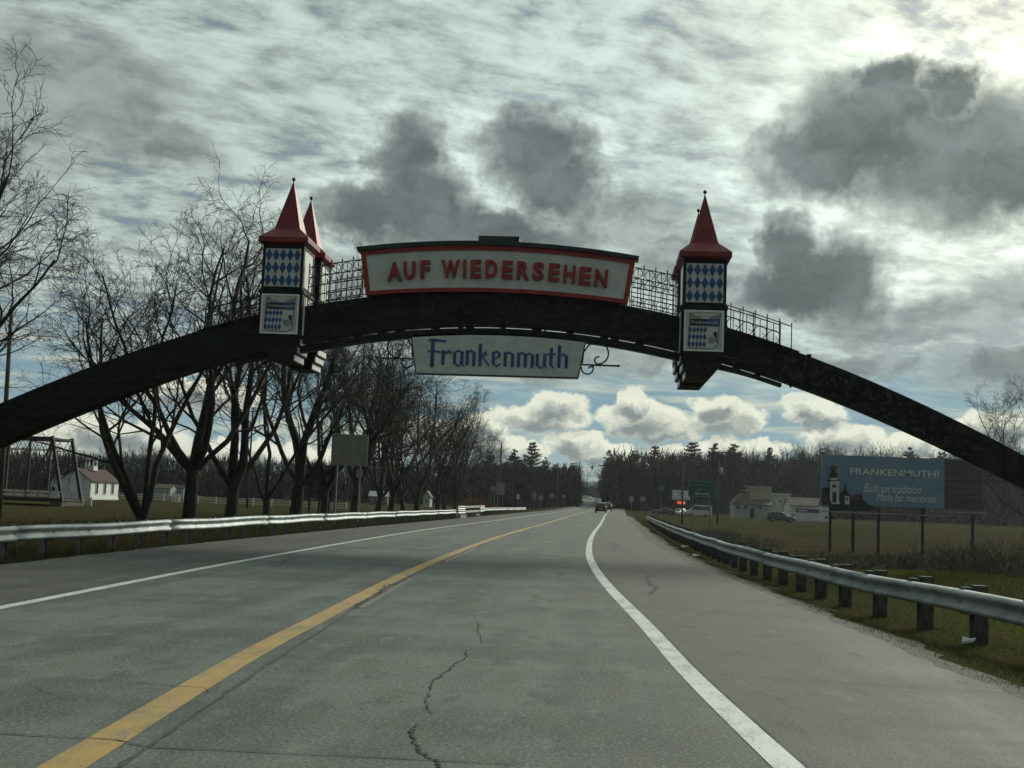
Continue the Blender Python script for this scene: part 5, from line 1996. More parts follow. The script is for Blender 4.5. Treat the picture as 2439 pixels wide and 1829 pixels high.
def wire(label, a, b, sag, r=0.018, n=10):
    a, b = np.array(a, float), np.array(b, float)
    pts = [a + (b - a) * i / n - np.array((0, 0, sag * 4 * (i / n) * (1 - i / n))) for i in range(n + 1)]
    mb = MB(a)
    mb.tube(pts, r, 4)
    return tag(mb_obj(mb, 'overhead_wire', M_WIRE, a), label, 'wire')


def mb_obj(mb, name, m, org):
    o = mb.build(name, m)
    o.location = [float(v) for v in org]
    return o


wire('thin span wire carrying the hanging signal across the far road', w0, w1, 0.5, 0.03)
wire('lower thin wire across the far road below the hanging signal', at(1335, 1124, 302), at(1468, 1133, 302), 0.4, 0.025)
sg = at(1411, 1107, 299.7)
ts = thing('hanging_signal', sg, 'small dark signal lamp hanging from the span wire over the far road', 'traffic signal')
MB().lathe((0, 0, -1.0), [(0.30, 0.0), (0.32, 0.1), (0.26, 0.5), (0.15, 0.75), (0.04, 0.95), (0.03, 1.1)], 8).build('housing', M_IRON, ts, smooth=True)
MB().lathe((0, 0, -1.08), [(0.12, 0.0), (0.2, 0.05), (0.2, 0.09)], 8).build('lens', M_GLASS, ts)


# ---- road signs
def plate_sign(name, label, sx0, sx1, sy0, sy1, Y, m, posts=2, cat='sign', group=None, diamond=False, th=0.05, zbase=None):
    c = at((sx0 + sx1) / 2, (sy0 + sy1) / 2, Y)
    w = (sx1 - sx0) / FPX * Y
    h = (sy1 - sy0) / FPX * Y
    zb_ = gz(c[0], Y) if zbase is None else zbase
    org = (c[0], Y, zb_)
    t = thing(name, org, label, cat, group)
    zc = c[2] - zb_
    if diamond:
        MB().prism([(-w / 2, 0, zc), (0, 0, zc - h / 2), (w / 2, 0, zc), (0, 0, zc + h / 2)], (0, th, 0)).build('plate', m, t)
    else:
        MB().box((0, th / 2, zc), (w, th, h)).build('plate', m, t, bevel=0.01)
    px_s = [0.0] if posts == 1 else [-w * 0.33, w * 0.30]
    for x in px_s:
        MB().box((x, th + 0.06, (zc + h * 0.3) / 2 - 0.2), (0.10, 0.10, zc + h * 0.3 + 0.4)).build('post', M_STEELPOST, t)
    return t, zc, w, h


t, zc, w, h = plate_sign('blank_sign', 'large blank grey sign back on two posts behind the left guardrail', 788, 877, 1034, 1109, 62, M_SIGNBACK)
for k in range(4):
    MB().box((0, 0.075, zc - h / 2 + h * (k + 0.5) / 4), (w * 0.98, 0.05, 0.06)).build('stiffener', M_SIGNBACK, t)
MB().box((0.62, -0.02, zc - h / 2 - 0.42), (0.34, 0.03, 0.40)).build('small_plate', M_SIGNBACK, t)
# green airport sign
t, zc, w, h = plate_sign('green_road_sign', 'green airport direction sign with a white left arrow, right of the road', 1640, 1704, 1146, 1183, 130, M_SGREEN)
bd = MB()
for s in (-1, 1):
    bd.box((s * (w / 2 - 0.05), -0.012, zc), (0.045, 0.012, h - 0.06))
    bd.box((0, -0.012, zc + s * (h / 2 - 0.05)), (w - 0.15, 0.012, 0.045))
bd.build('border', M_SGREEN if False else mat('sign_border_grey', (0.20, 0.30, 0.27), 0.5), t)
loc0 = (0, 0, 0)
MSG = mat('faded_sign_lettering', (0.13, 0.24, 0.20), 0.5)
put_text('lettering', 'FRANKENMUTH', MSG, t, loc0, -w * 0.40, w * 0.40, zc + h * 0.16, h * 0.14, -0.02)
put_text('lettering', 'AIRPORT', MSG, t, loc0, -w * 0.20, w * 0.22, zc - h * 0.13, h * 0.17, -0.02)
ar = MB().box((0.04 * w, -0.014, zc - h * 0.30), (w * 0.46, 0.014, 0.09))
ar.prism([(-w * 0.27, -0.021, zc - h * 0.30), (-w * 0.18, -0.021, zc - h * 0.37), (-w * 0.18, -0.021, zc - h * 0.23)], (0, 0.014, 0))
ar.build('arrow', M_SWHITE, t)
# white logo sign with a lit red display under it
t, zc, w, h = plate_sign('logo_sign', 'white shop sign with a black swoosh emblem above a lit red display', 1602, 1643, 1168, 1190, 232, M_SWHITE, 2, th=0.3)
sw = [(-0.9, 0.35), (-0.4, 0.62), (0.0, 0.45), (0.25, 0.1), (0.0, -0.25), (-0.35, -0.1), (-0.2, 0.25), (0.35, 0.35)]
MB().tube([(x, -0.03, zc + z) for x, z in sw], [0.03, 0.07, 0.09, 0.07, 0.06, 0.05, 0.05, 0.02], 5).build('emblem', M_INK, t)
MB().box((0, -0.02, zc - h * 0.36), (w * 0.8, 0.03, 0.12)).build('name_bar', M_INK, t)
M_LED = mat('red_display', (0.10, 0.02, 0.015), 0.5, emit=((0.75, 0.08, 0.04), 0.9))
M_LED2 = mat('amber_display', (0.10, 0.05, 0.02), 0.5, emit=((0.75, 0.25, 0.10), 0.9))
dw_ = 19 / FPX * 232
zl = at(1620, 1197, 232)[2] - gz(*at(1622, 1179, 232)[:1], 232)
MB().box((0, 0.1, zl), (dw_, 0.4, 0.72)).build('display_case', M_INK, t)
MB().box((-dw_ * 0.16, -0.115, zl), (dw_ * 0.58, 0.03, 0.58)).build('display_panel', M_LED, t)
MB().box((dw_ * 0.32, -0.115, zl), (dw_ * 0.30, 0.03, 0.52)).build('display_panel', M_LED2, t)
t, zc, w, h = plate_sign('green_name_sign', 'small dim green sign on one post left of the shop sign', 1568, 1582, 1156, 1169, 220, M_SGREEN, 1)
MB().box((0, -0.012, zc), (w * 0.5, 0.012, 0.12)).build('lettering', MSG, t)
GS = 'small signs seen from behind along the far left verge'
plate_sign('verge_sign', 'narrow white sign leftmost of the small signs past the left guardrail', 1231, 1237, 1177, 1189, 230, M_SWHITE, 1, group=GS)
plate_sign('verge_sign', 'tall pale sign second of the small signs past the left guardrail', 1268, 1277, 1173, 1189, 235, M_SIGNBACK, 1, group=GS)
plate_sign('verge_sign', 'square grey sign low between the tall sign and the diamonds', 1282, 1293, 1180, 1190, 245, M_SIGNBACK, 1, group=GS)
plate_sign('diamond_sign', 'larger diamond sign back, nearer one on the far left verge', 1308, 1321, 1174, 1187, 250, M_SIGNBACK, 1, group=GS, diamond=True)
plate_sign('diamond_sign', 'smaller diamond sign back, farther one on the far left verge', 1337, 1348, 1176, 1187, 290, M_SIGNBACK, 1, group=GS, diamond=True)
plate_sign('sign_cluster', 'tall grey panel sign beside the left utility pole', 1182, 1202, 1150, 1178, 178, M_SIGNBACK, 2)
plate_sign('sign_cluster', 'low grey panel sign left of the tall grey panel', 1168, 1181, 1158, 1170, 180, M_SIGNBACK, 2)
plate_sign('verge_sign', 'small white sign on the right verge past the end of the guardrail', 1499, 1509, 1182, 1196, 240, M_SIGNBACK, 1)
plate_sign('verge_sign', 'tilted pale sign right of the small white verge sign', 1525, 1537, 1183, 1194, 260, M_SIGNBACK, 1)

# ---- dark billboard seen from behind, left
Yb = 100
p0, p1 = at(708, 1105, Yb), at(797, 1191, Yb)
ob = ((p0[0] + p1[0]) / 2, Yb, gz((p0[0] + p1[0]) / 2, Yb))
t = thing('billboard', ob, 'dark slatted back of a billboard behind the tree row on the left', 'billboard')
nz_ = 9
zlo, zhi = p1[2], p0[2]
for k in range(nz_):
    MB(ob).box((ob[0], Yb, zlo + (zhi - zlo) * (k + 0.5) / nz_), (p1[0] - p0[0], 0.05, (zhi - zlo) / nz_ - 0.03)).build('slat', M_BROWN, t)
for k in range(4):
    x = p0[0] + (p1[0] - p0[0]) * (k + 0.5) / 4
    MB(ob).box((x, Yb - 0.12, (zhi + ob[2]) / 2 - 0.3), (0.16, 0.16, zhi - ob[2])).build('post', M_DKMETAL, t)
MB(ob).box((ob[0] - 0.2, Yb - 0.55, zlo - 0.12), (p1[0] - p0[0] + 1.6, 0.6, 0.08)).build('catwalk', M_DKMETAL, t)
for k in range(5):
    x = p0[0] - 0.6 + (p1[0] - p0[0] + 1.2) * k / 4
    MB(ob).box((x, Yb - 0.86, zlo + 0.02), (0.55, 0.03, 0.09)).build('toe_board', M_SIGNBACK, t)

# ---- blue billboard on the right
Yb = 90


def zb2(x, y, Y=Yb):
    return P(1940 + x / 5.82, 1070 + y / 5.82, Y)


c0, c1 = zb2(95, 75), zb2(1800, 820)
xl_, xr_ = zb2(95, 420)[0], zb2(1800, 470)[0]
zt1, zb1 = (zb2(95, 75)[2] + zb2(1800, 130)[2]) / 2, (zb2(1800, 820)[2] + zb2(95, 765)[2]) / 2
ob = ((xl_ + xr_) / 2, Yb, gz((xl_ + xr_) / 2, Yb))
t = thing('billboard', ob, 'blue billboard reading FRANKENMUTH with a church tower picture, right field', 'billboard')
npan = 4
face = []
for k in range(npan):
    x0_, x1_ = xl_ + (xr_ - xl_) * k / npan, xl_ + (xr_ - xl_) * (k + 1) / npan
    face.append(MB(ob).box(((x0_ + x1_) / 2, Yb + 0.1, (zt1 + zb1) / 2), (x1_ - x0_ - 0.006, 0.2, zt1 - zb1)).build('face_panel', M_BB, t))


def onface(pts, y):
    """photo points on the face, straightened with the board"""
    out = []
    for (x, yy) in pts:
        q = zb2(x, yy, y)
        out.append(q)
    return out


fsl = (zb2(1725, 390)[2] - zb2(495, 345)[2]) / (zb2(1725, 390)[0] - zb2(495, 345)[0])
put_text('headline', 'FRANKENMUTH!', M_BBTEXT, t, ob, zb2(495, 350)[0], zb2(1725, 385)[0], zb2(495, 348)[2], (345 - 255) / 5.82 / FPX * Yb, Yb - 0.02, fsl, 0.0, 0.012)
put_text('slogan', 'Built on tradition.', M_BBTEXT, t, ob, zb2(680, 580)[0], zb2(1490, 580)[0], zb2(680, 590)[2], 0.63, Yb - 0.02, fsl * 0.3, 0.35)
put_text('slogan', 'Made for memories.', M_BBTEXT, t, ob, zb2(860, 700)[0], zb2(1695, 715)[0], zb2(860, 715)[2], 0.63, Yb - 0.02, fsl * 0.3, 0.35)
# cut-out picture of a church tower and houses standing out from the lower left corner
yp = Yb - 0.12
flat_poly(ob, onface([(200, 700), (330, 620), (430, 560), (500, 640), (620, 660), (650, 610), (670, 690), (740, 760), (860, 800), (860, 850), (205, 850)], yp), 0.1, 'picture_trees', M_BBDARK, t)
flat_poly(ob, onface([(105, 540), (210, 530), (210, 660), (105, 660)], yp), 0.1, 'picture_trees', M_BBDARK, t)
flat_poly(ob, onface([(100, 700), (150, 655), (215, 690), (215, 765), (100, 765)], yp - 0.03), 0.1, 'picture_roof', M_BBRED, t)
flat_poly(ob, onface([(480, 700), (500, 640), (620, 625), (645, 700)], yp - 0.04), 0.1, 'picture_roof', M_BBRED, t)
flat_poly(ob, onface([(420, 650), (480, 650), (484, 765), (424, 765)], yp - 0.06), 0.1, 'picture_house', M_BBWHITE, t)
flat_poly(ob, onface([(438, 672), (460, 672), (460, 708), (438, 708)], yp - 0.08), 0.05, 'picture_window', M_BBDARK, t)
flat_poly(ob, onface([(432, 445), (452, 600), (412, 600)], yp - 0.05), 0.1, 'picture_spire', M_BBDARK, t)
tw_ = flat_poly(ob, onface([(216, 440), (343, 440), (338, 700), (355, 760), (240, 758), (218, 700)], yp - 0.10), 0.12, 'picture_tower', M_BBWHITE, t)
flat_poly(ob, onface([(248, 600), (262, 585), (295, 590), (303, 610), (303, 735), (250, 730)], yp - 0.12), 0.05, 'tower_window', M_BBDARK, tw_)
ck = [(272 + 24 * math.cos(k * 0.628), 510 + 26 * math.sin(k * 0.628)) for k in range(10)]
flat_poly(ob, onface(ck, yp - 0.12), 0.05, 'tower_clock', M_BBDARK, tw_)
flat_poly(ob, onface([(172, 425), (348, 425), (335, 440), (185, 440)], yp - 0.12), 0.14, 'tower_cornice', M_BBDARK, tw_)
flat_poly(ob, onface([(222, 424), (320, 424), (305, 396), (236, 396)], yp - 0.10), 0.1, 'tower_cap', M_BBWHITE, tw_)
flat_poly(ob, onface([(236, 395), (305, 395), (322, 348), (300, 330), (240, 326), (200, 342)], yp - 0.12), 0.1, 'tower_dome', M_BBDARK, tw_)
flat_poly(ob, onface([(246, 325), (290, 325), (282, 285), (330, 250), (300, 240), (262, 222), (212, 240), (250, 290)], yp - 0.12), 0.1, 'tower_vane', M_BBRED, tw_)
zc_w = zb2(900, 895)[2]
MB(ob).box(((xl_ + xr_) / 2, Yb - 0.55, zc_w), (xr_ - xl_, 0.75, 0.07)).build('catwalk', M_DKMETAL, t)
MB(ob).box(((xl_ + xr_) / 2, Yb - 0.93, zc_w + 0.02), (xr_ - xl_, 0.02, 0.1)).build('toe_board', M_SIGNBACK, t)
for px_ in (232, 905, 1520):
    x = zb2(px_, 900)[0]
    MB(ob).box((x, Yb + 0.45, (zt1 + gz(x, Yb)) / 2 - 0.2), (0.17, 0.24, zt1 - gz(x, Yb))).build('post', M_DKMETAL, t)
for px_ in (655,):
    x = zb2(px_, 900)[0]
    MB(ob).box((x, Yb + 3.0, (zb1 + 0.4 + gz(x, Yb + 3)) / 2 - 0.2), (0.22, 0.22, zb1 + 0.4 - gz(x, Yb + 3))).build('rear_post', M_DKMETAL, t)
    MB(ob).bar((x, Yb + 0.6, zt1 - 1.0), (x, Yb + 3.0, zb1 + 0.2), 0.12).build('brace', M_DKMETAL, t)
# the second face of the pair, seen as a plain brown back
q0, q1 = P(2252, 1094, 92.5), P(2303, 1214, 92.5)
o2 = ((q0[0] + q1[0]) / 2, 92.5, gz((q0[0] + q1[0]) / 2, 92.5))
t = thing('billboard', o2, 'plain brown back of a second billboard right of the blue one', 'billboard')
for k in range(8):
    z0_ = q1[2] + (q0[2] - q1[2]) * k / 8
    MB(o2).box((o2[0], 92.5, z0_ + (q0[2] - q1[2]) / 16), (q1[0] - q0[0] + 2.4, 0.06, (q0[2] - q1[2]) / 8 - 0.015)).build('slat', M_BROWN, t)
MB(o2).box((o2[0], 92.4, q0[2] + 0.05), (q1[0] - q0[0] + 2.4, 0.2, 0.08)).build('top_trim', M_SIGNBACK, t)
MB(o2).box((o2[0], 92.0, q1[2] - 0.22), (q1[0] - q0[0] + 2.4, 0.7, 0.16)).build('catwalk', M_SIGNBACK, t)
for s in (1,):
    MB(o2).box((o2[0] + s * 1.3, 92.7, (q0[2] + o2[2]) / 2 - 0.2), (0.2, 0.25, q0[2] - o2[2])).build('post', M_DKMETAL, t)


# ---- buildings on the right
def z5(x, y, Y):
    return P(1580 + x / 5.82, 1100 + y / 5.82, Y)


Yr = 235
h0, h1 = z5(985, 720, Yr), z5(1510, 700, Yr)
zg = gz((h0[0] + h1[0]) / 2, Yr)
zev, zrf = z5(1100, 585, Yr)[2], z5(1150, 430, Yr)[2]
oc = ((h0[0] + h1[0]) / 2, Yr + 4, zg)
t = thing('roadside_inn', oc, 'beige building with hipped porch roof and tall blank upper storey', 'building')
MB(oc).bb(h0[0], h1[0], Yr, Yr + 8, zg - 0.4, zev).build('wall', M_GREYW, t)
hx0, hx1 = h0[0] - 0.4, z5(1260, 585, Yr)[0]
mx0, mx1 = z5(1090, 430, Yr)[0], z5(1190, 430, Yr)[0]
mb = MB(oc)
A_ = [(hx0, Yr - 0.6, zev), (hx1, Yr - 0.6, zev), (hx1, Yr + 7, zev), (hx0, Yr + 7, zev)]
B_ = [(mx0, Yr + 2.2, zrf), (mx1, Yr + 2.2, zrf), (mx1, Yr + 4.5, zrf), (mx0, Yr + 4.5, zrf)]
ia, ib = [mb.pt(q) for q in A_], [mb.pt(q) for q in B_]
for j in range(4):
    mb.idx((ia[j], ia[(j + 1) % 4], ib[(j + 1) % 4], ib[j]))
mb.idx(ia[::-1])
mb.idx(ib)
mb.build('hipped_roof', M_ROOFB, t)
k0, k1 = z5(1245, 585, Yr)[0], z5(1512, 585, Yr)[0]
zk = z5(1400, 522, Yr)[2]
MB(oc).prism([(k0, Yr - 0.5, zev), (k0, Yr + 2.5, zk), (k0, Yr + 2.5, zev)], (k1 - k0, 0, 0)).build('porch_roof', M_ROOFB, t)
u0, u1 = z5(1195, 530, Yr + 2.6), z5(1500, 355, Yr + 2.6)
MB(oc).bb(u0[0], u1[0], Yr + 2.6, Yr + 7.5, zev + 0.1, u1[2]).build('upper_storey', M_BEIGE, t)
MB(oc).bb(u0[0] - 0.8, u1[0] + 0.1, Yr + 2.45, Yr + 7.6, u1[2], u1[2] + 0.16).build('parapet', M_GREYW, t)
MB(oc).bb(u0[0] - 1.3, u0[0] - 0.02, Yr + 2.6, Yr + 6, u1[2] - 0.9, u1[2] - 0.7).build('ledge', M_GREYW, t)
for px_ in (1035, 1140, 1345):
    q = z5(px_, 630, Yr)
    window(t, oc, (q[0], Yr - 0.02, q[2]), 0.75, 0.85, '-y')
q = z5(1230, 650, Yr)
MB(oc).bb(q[0] - 0.45, q[0] + 0.45, Yr - 0.06, Yr + 0.1, zg, zg + 2.0).build('door', M_ROOFR, t)
# pale two storey facade
Yr2 = 255
s0, s1 = z5(1502, 690, Yr2), z5(1762, 455, Yr2)
zg = gz((s0[0] + s1[0]) / 2, Yr2)
oc = ((s0[0] + s1[0]) / 2, Yr2 + 3, zg)
t = thing('pale_house', oc, 'pale square two storey house front with dark windows', 'building')
MB(oc).bb(s0[0], s1[0], Yr2, Yr2 + 6, zg - 0.4, s1[2]).build('wall', M_GREYW, t)
MB(oc).bb(s0[0] - 0.2, s1[0] + 0.2, Yr2 - 0.2, Yr2 + 6.2, s1[2], s1[2] + 0.18).build('cornice', M_FENCEW, t)
for (px_, py_, w, h) in ((1545, 465, 0.55, 0.25), (1710, 475, 0.6, 0.25), (1540, 565, 0.38, 0.5), (1625, 548, 0.7, 0.6), (1712, 570, 0.38, 0.5), (1560, 650, 0.5, 0.6), (1690, 650, 0.5, 0.6)):
    q = z5(px_, py_, Yr2)
    window(t, oc, (q[0], Yr2 - 0.02, q[2]), w, h, '-y')
# long low shop with a red and blue banner
Yr3 = 230
s0, s1 = P(1882, 1229, Yr3), P(1976, 1207, Yr3)
zg = gz((s0[0] + s1[0]) / 2, Yr3)
t, oc = gable_house('low_shop', 'long low white shop with a red and blue banner left of the billboard', s0[0], s1[0], Yr3, Yr3 + 7, zg, s1[2], s1[2] + 1.5, 'x', M_WALLW, M_ROOFB, 'shop')
b0, b1 = P(1895, 1221, Yr3), P(1959, 1212, Yr3)
M_BANR = mat('banner_red', (0.22, 0.03, 0.04), 0.6)
M_BANB = mat('banner_blue', (0.04, 0.06, 0.20), 0.6)
zbn = (b0[2] + b1[2]) / 2
MB(oc).box((b0[0] + (b1[0] - b0[0]) * 0.25, Yr3 - 0.05, zbn), ((b1[0] - b0[0]) / 2, 0.05, 0.75)).build('banner', M_BANR, t)
MB(oc).box((b0[0] + (b1[0] - b0[0]) * 0.752, Yr3 - 0.05, zbn), ((b1[0] - b0[0]) / 2, 0.05, 0.75)).build('banner', M_BANB, t)
for k in range(4):
    MB(oc).box((b0[0] + (b1[0] - b0[0]) * (0.12 + 0.09 * k), Yr3 - 0.085, zbn), (0.28, 0.012, 0.3)).build('banner_mark', M_BBTEXT, t)
for k in range(2):
    window(t, oc, (s0[0] + 0.6 + 6.4 * k, Yr3 - 0.02, zg + 0.9), 0.6, 0.7, '-y')
gq = P(1968, 1200, Yr3 - 1)
tt, o3 = gable_house('red_roof_kiosk', 'small red roofed kiosk beside the left edge of the blue billboard', P(1958, 1215, Yr3 - 4)[0], P(1978, 1215, Yr3 - 4)[0], Yr3 - 4, Yr3 - 1.5, zg, P(1968, 1204, Yr3 - 4)[2], P(1968, 1190, Yr3 - 4)[2], 'x', M_WALLW, M_ROOFR, 'shop')
window(tt, o3, (P(1968, 1215, Yr3 - 4)[0], Yr3 - 4.02, zg + 0.9), 0.6, 0.6, '-y')


# ------------------------------------------------------------------ vehicles
M_TYRE = mat('tyre_rubber', (0.015, 0.015, 0.016), 0.85)
M_RIM = mat('wheel_rim', (0.30, 0.31, 0.32), 0.4, metal=0.6)
M_TAIL = mat('tail_lamp', (0.20, 0.012, 0.012), 0.3)
M_HEAD = mat('head_lamp', (0.60, 0.62, 0.64), 0.15)
M_PLATE = mat('number_plate', (0.55, 0.56, 0.54), 0.5)
SUV = [(-2.28, .48, .80, .80, .76, .84), (-2.22, .34, .90, 1.02, .80, 1.08), (-1.98, .30, .93, 1.04, .70, 1.60), (-1.5, .30, .94, 1.04, .68, 1.70), (0.1, .30, .94, 1.02, .68, 1.68), (0.35, .30, .94, 1.01, .68, 1.60), (1.05, .30, .93, .98, .80, 1.06), (1.95, .32, .90, .93, .78, .96), (2.28, .45, .80, .72, .72, .76)]
SEDAN = [(-2.30, .45, .80, .80, .74, .84), (-2.22, .32, .88, .90, .80, .96), (-1.60, .26, .91, .93, .80, 1.02), (-1.05, .26, .92, .94, .64, 1.40), (-0.2, .26, .92, .93, .62, 1.45), (0.30, .26, .92, .92, .62, 1.38), (1.10, .28, .91, .90, .78, .97), (1.95, .30, .88, .84, .76, .87), (2.30, .42, .78, .66, .70, .70)]
VAN = [(-2.6, .45, .90, 1.0, .88, 1.06), (-2.55, .36, .98, 1.2, .92, 2.20), (-2.3, .34, .99, 1.2, .90, 2.30), (0.6, .34, .99, 1.2, .90, 2.30), (0.95, .34, .99, 1.18, .86, 2.20), (1.75, .34, .97, 1.12, .84, 1.30), (2.35, .36, .93, .95, .84, 1.05), (2.55, .48, .85, .72, .78, .78)]


def vehicle(name, label, loc, rzv, prof, paint, cat='car', group=None):
    t = thing(name, loc, label, cat, group, rzv)
    mb = MB()
    rows = []
    for (y, zb_, wb, zs, wt, zt2) in prof:
        rows.append([mb.pt(q) for q in ((-wb * 0.9, y, zb_), (-wb, y, zb_ + 0.12), (-wb, y, zs), (-wt, y, zt2), (-wt * 0.5, y, zt2 + 0.02), (wt * 0.5, y, zt2 + 0.02), (wt, y, zt2), (wb, y, zs), (wb, y, zb_ + 0.12), (wb * 0.9, y, zb_))])
    for a, b in zip(rows, rows[1:]):
        for j in range(10):
            mb.idx((a[j], a[(j + 1) % 10], b[(j + 1) % 10], b[j]))
    mb.idx(rows[0])
    mb.idx(rows[-1][::-1])
    mb.build('body', paint, t, bevel=0.03)

    def lerp(a, b, f): return tuple(x + (y - x) * f for x, y in zip(a, b))
    # glass between neighbouring sections where the roof drops
    hi = max(range(len(prof)), key=lambda i: prof[i][5])
    ri = next(i for i in range(len(prof)) if prof[i][5] > prof[hi][5] * 0.9)
    fi = max(i for i in range(len(prof)) if prof[i][5] > prof[hi][5] * 0.9)
    for nm, i0, i1, off in (('rear_window', ri - 1, ri, -0.02), ('windscreen', fi + 1, fi, 0.02)):
        a, b = prof[i0], prof[i1]
        lo_, up_ = lerp(a, b, 0.10), lerp(a, b, 0.88)
        q = [(-lo_[4] * 0.92, lo_[0] + off, lo_[5] + 0.03), (lo_[4] * 0.92, lo_[0] + off, lo_[5] + 0.03), (up_[4] * 0.90, up_[0] + off, up_[5] + 0.03), (-up_[4] * 0.90, up_[0] + off, up_[5] + 0.03)]
        MB().prism(q, (0, -off, -0.01)).build(nm, M_GLASS, t)
    for s in (-1, 1):
        ys = [prof[ri][0] + 0.18, (prof[ri][0] + prof[fi][0]) / 2 - 0.03, (prof[ri][0] + prof[fi][0]) / 2 + 0.03, prof[fi][0] + 0.05]
        m_ = prof[hi]
        for y0_, y1_ in ((ys[0], ys[1]), (ys[2], ys[3])):
            def sidep(y, f):
                return (s * (m_[2] + (m_[4] - m_[2]) * f + 0.018), y, m_[3] + (m_[5] - m_[3]) * f)
            MB().prism([sidep(y0_, 0.12), sidep(y1_, 0.12), sidep(y1_, 0.82), sidep(y0_ + (0.12 if y0_ == ys[0] else 0), 0.82)], (-s * 0.02, 0, -0.004)).build('side_window', M_GLASS, t)
        y_r, y_f = prof[1][0] - 0.01, prof[-2][0] + 0.16
        zl_ = prof[1][3] - 0.12
        MB().box((s * prof[1][2] * 0.82, prof[1][0] - 0.03, zl_), (0.20, 0.08, 0.26)).build('tail_light', M_TAIL, t)
        MB().box((s * prof[-2][2] * 0.78, y_f, prof[-2][3] - 0.14), (0.30, 0.20, 0.16)).build('headlight', M_HEAD, t)
        MB().box((s * (prof[hi][2] + 0.10), prof[fi][0] + 0.42, prof[hi][3] + 0.05), (0.18, 0.08, 0.13)).build('wing_mirror', paint, t)
        for yw in (-1.42, 1.42):
            wh = MB()
            pr = [(0.20, -0.11), (0.31, -0.11), (0.345, -0.07), (0.345, 0.07), (0.31, 0.11), (0.20, 0.11)]
            wh.lathe((0, 0, 0), pr, 14)
            wo_ = wh.build('wheel', M_TYRE, t, smooth=True)
            wo_.rotation_euler = (0, math.pi / 2, 0)
            wo_.location = (s * (prof[hi][2] - 0.10), yw, 0.345)
            r_ = MB().lathe((0, 0, 0.095 * s), [(0.04, 0.028 * s), (0.19, 0.024 * s), (0.20, 0.0)], 10).build('rim', M_RIM, wo_)
    MB().box((0, prof[0][0] - 0.03, 0.62), (0.5, 0.02, 0.13)).build('number_plate', M_PLATE, t)
    MB().box((0, prof[0][0] - 0.02, 0.50), (prof[0][2] * 1.9, 0.12, 0.14)).build('rear_bumper', M_TYRE, t)
    MB().box((0, prof[-1][0] + 0.02, 0.46), (prof[-1][2] * 1.8, 0.12, 0.16)).build('front_bumper', M_TYRE, t)
    return t


def paint(name, c):
    return mat(name, c, 0.35, spec=0.5, coat=0.6)


PM, PB, PW, PG, PS, PD = paint('maroon_car_paint', (0.055, 0.016, 0.016)), paint('black_car_paint', (0.012, 0.013, 0.015)), paint('white_car_paint', (0.55, 0.56, 0.56)), paint('green_car_paint', (0.02, 0.035, 0.028)), paint('silver_car_paint', (0.28, 0.29, 0.30)), paint('brown_car_paint', (0.045, 0.022, 0.018))
GV = 'vehicles driving on the road ahead'


def drive(label, sx, Y, prof, pnt, rz_=0.0, name='car', cat='car'):
    x = at(sx, 1200, Y)[0]
    hd = math.atan2(-(cx(Y + 5) - cx(Y - 5)), 10) + rz_
    vehicle(name, label, (x, Y, rz(Y) + 0.003), hd, prof, pnt, cat, GV)


drive('dark maroon hatchback, nearest vehicle ahead on the road', 1432, 188, SUV, PM)
drive('black car just beyond the right shoulder of the maroon hatchback', 1446, 232, SUV, PB)
drive('grey car between the black car and the farthest queue', 1449, 268, SEDAN, PS)
drive('dark car at the head of the short queue in the right lane', 1453, 305, SUV, PG)
drive('white car coming towards the arch in the left lane', 1421, 400, SUV, PW, math.pi)
drive('leftmost pale car far away on the bend', 1387, 590, SEDAN, PW, math.pi)
drive('middle pale car far away on the bend', 1396, 570, SUV, PS, math.pi)
drive('rightmost pale car far away on the bend', 1405, 545, SEDAN, PW, math.pi)


def park(label, sx0, sx1, Y, prof, pnt, rz_, name='car', cat='car'):
    p_ = at((sx0 + sx1) / 2, 1215, Y)
    vehicle(name, label, on(p_[0], Y, 0.01), rz_, prof, pnt, cat, 'vehicles parked on the right')


park('brown car parked side on, leftmost at the roadside lot', 1553, 1607, 226, SEDAN, PD, math.pi / 2)
park('white car parked nose out between the brown car and the van', 1608, 1628, 230, SEDAN, PW, 2.6)
park('white panel van parked side on under the green sign', 1634, 1690, 224, VAN, PW, math.pi / 2, 'van', 'van')
park('dark green car parked in front of the pale house', 1832, 1888, 196, SUV, PG, -math.pi / 2)


# ------------------------------------------------------------------ shrubs, grass, litter
M_SHRUBO = mat('orange_brown_stems', (0.13, 0.062, 0.026), 0.9, var=0.3, scale=0.8)
M_SHRUBB = mat('brown_brush_stems', (0.085, 0.070, 0.052), 0.95, var=0.35, scale=0.4)
M_GRASSG = mat('grass_blades', (0.070, 0.105, 0.024), 0.9, col2=(0.095, 0.098, 0.036), scale=0.25, spec=0.1)
M_GRASSD = mat('dry_weeds', (0.095, 0.083, 0.052), 0.95, col2=(0.055, 0.050, 0.030), scale=0.5, spec=0.1)
M_STRAW = mat('pale_straw', (0.17, 0.155, 0.10), 0.95, col2=(0.09, 0.085, 0.05), scale=0.7, spec=0.1)
M_GRASSK = mat('dark_weed_blades', (0.030, 0.036, 0.014), 0.9, col2=(0.055, 0.046, 0.026), scale=0.4, spec=0.1)
for m_ in (M_GRASSG, M_GRASSD, M_GRASSK):            # thin blades let light through
    t_ = m_.node_tree
    pb = t_.nodes['Principled BSDF']
    tl = t_.nodes.new('ShaderNodeBsdfTranslucent')
    src_ = pb.inputs['Base Color'].links[0].from_socket
    t_.links.new(src_, tl.inputs['Color'])
    ms = t_.nodes.new('ShaderNodeMixShader')
    ms.inputs[0].default_value = 0.5
    t_.links.new(pb.outputs[0], ms.inputs[1])
    t_.links.new(tl.outputs[0], ms.inputs[2])
    t_.links.new(ms.outputs[0], t_.nodes['Material Output'].inputs['Surface'])


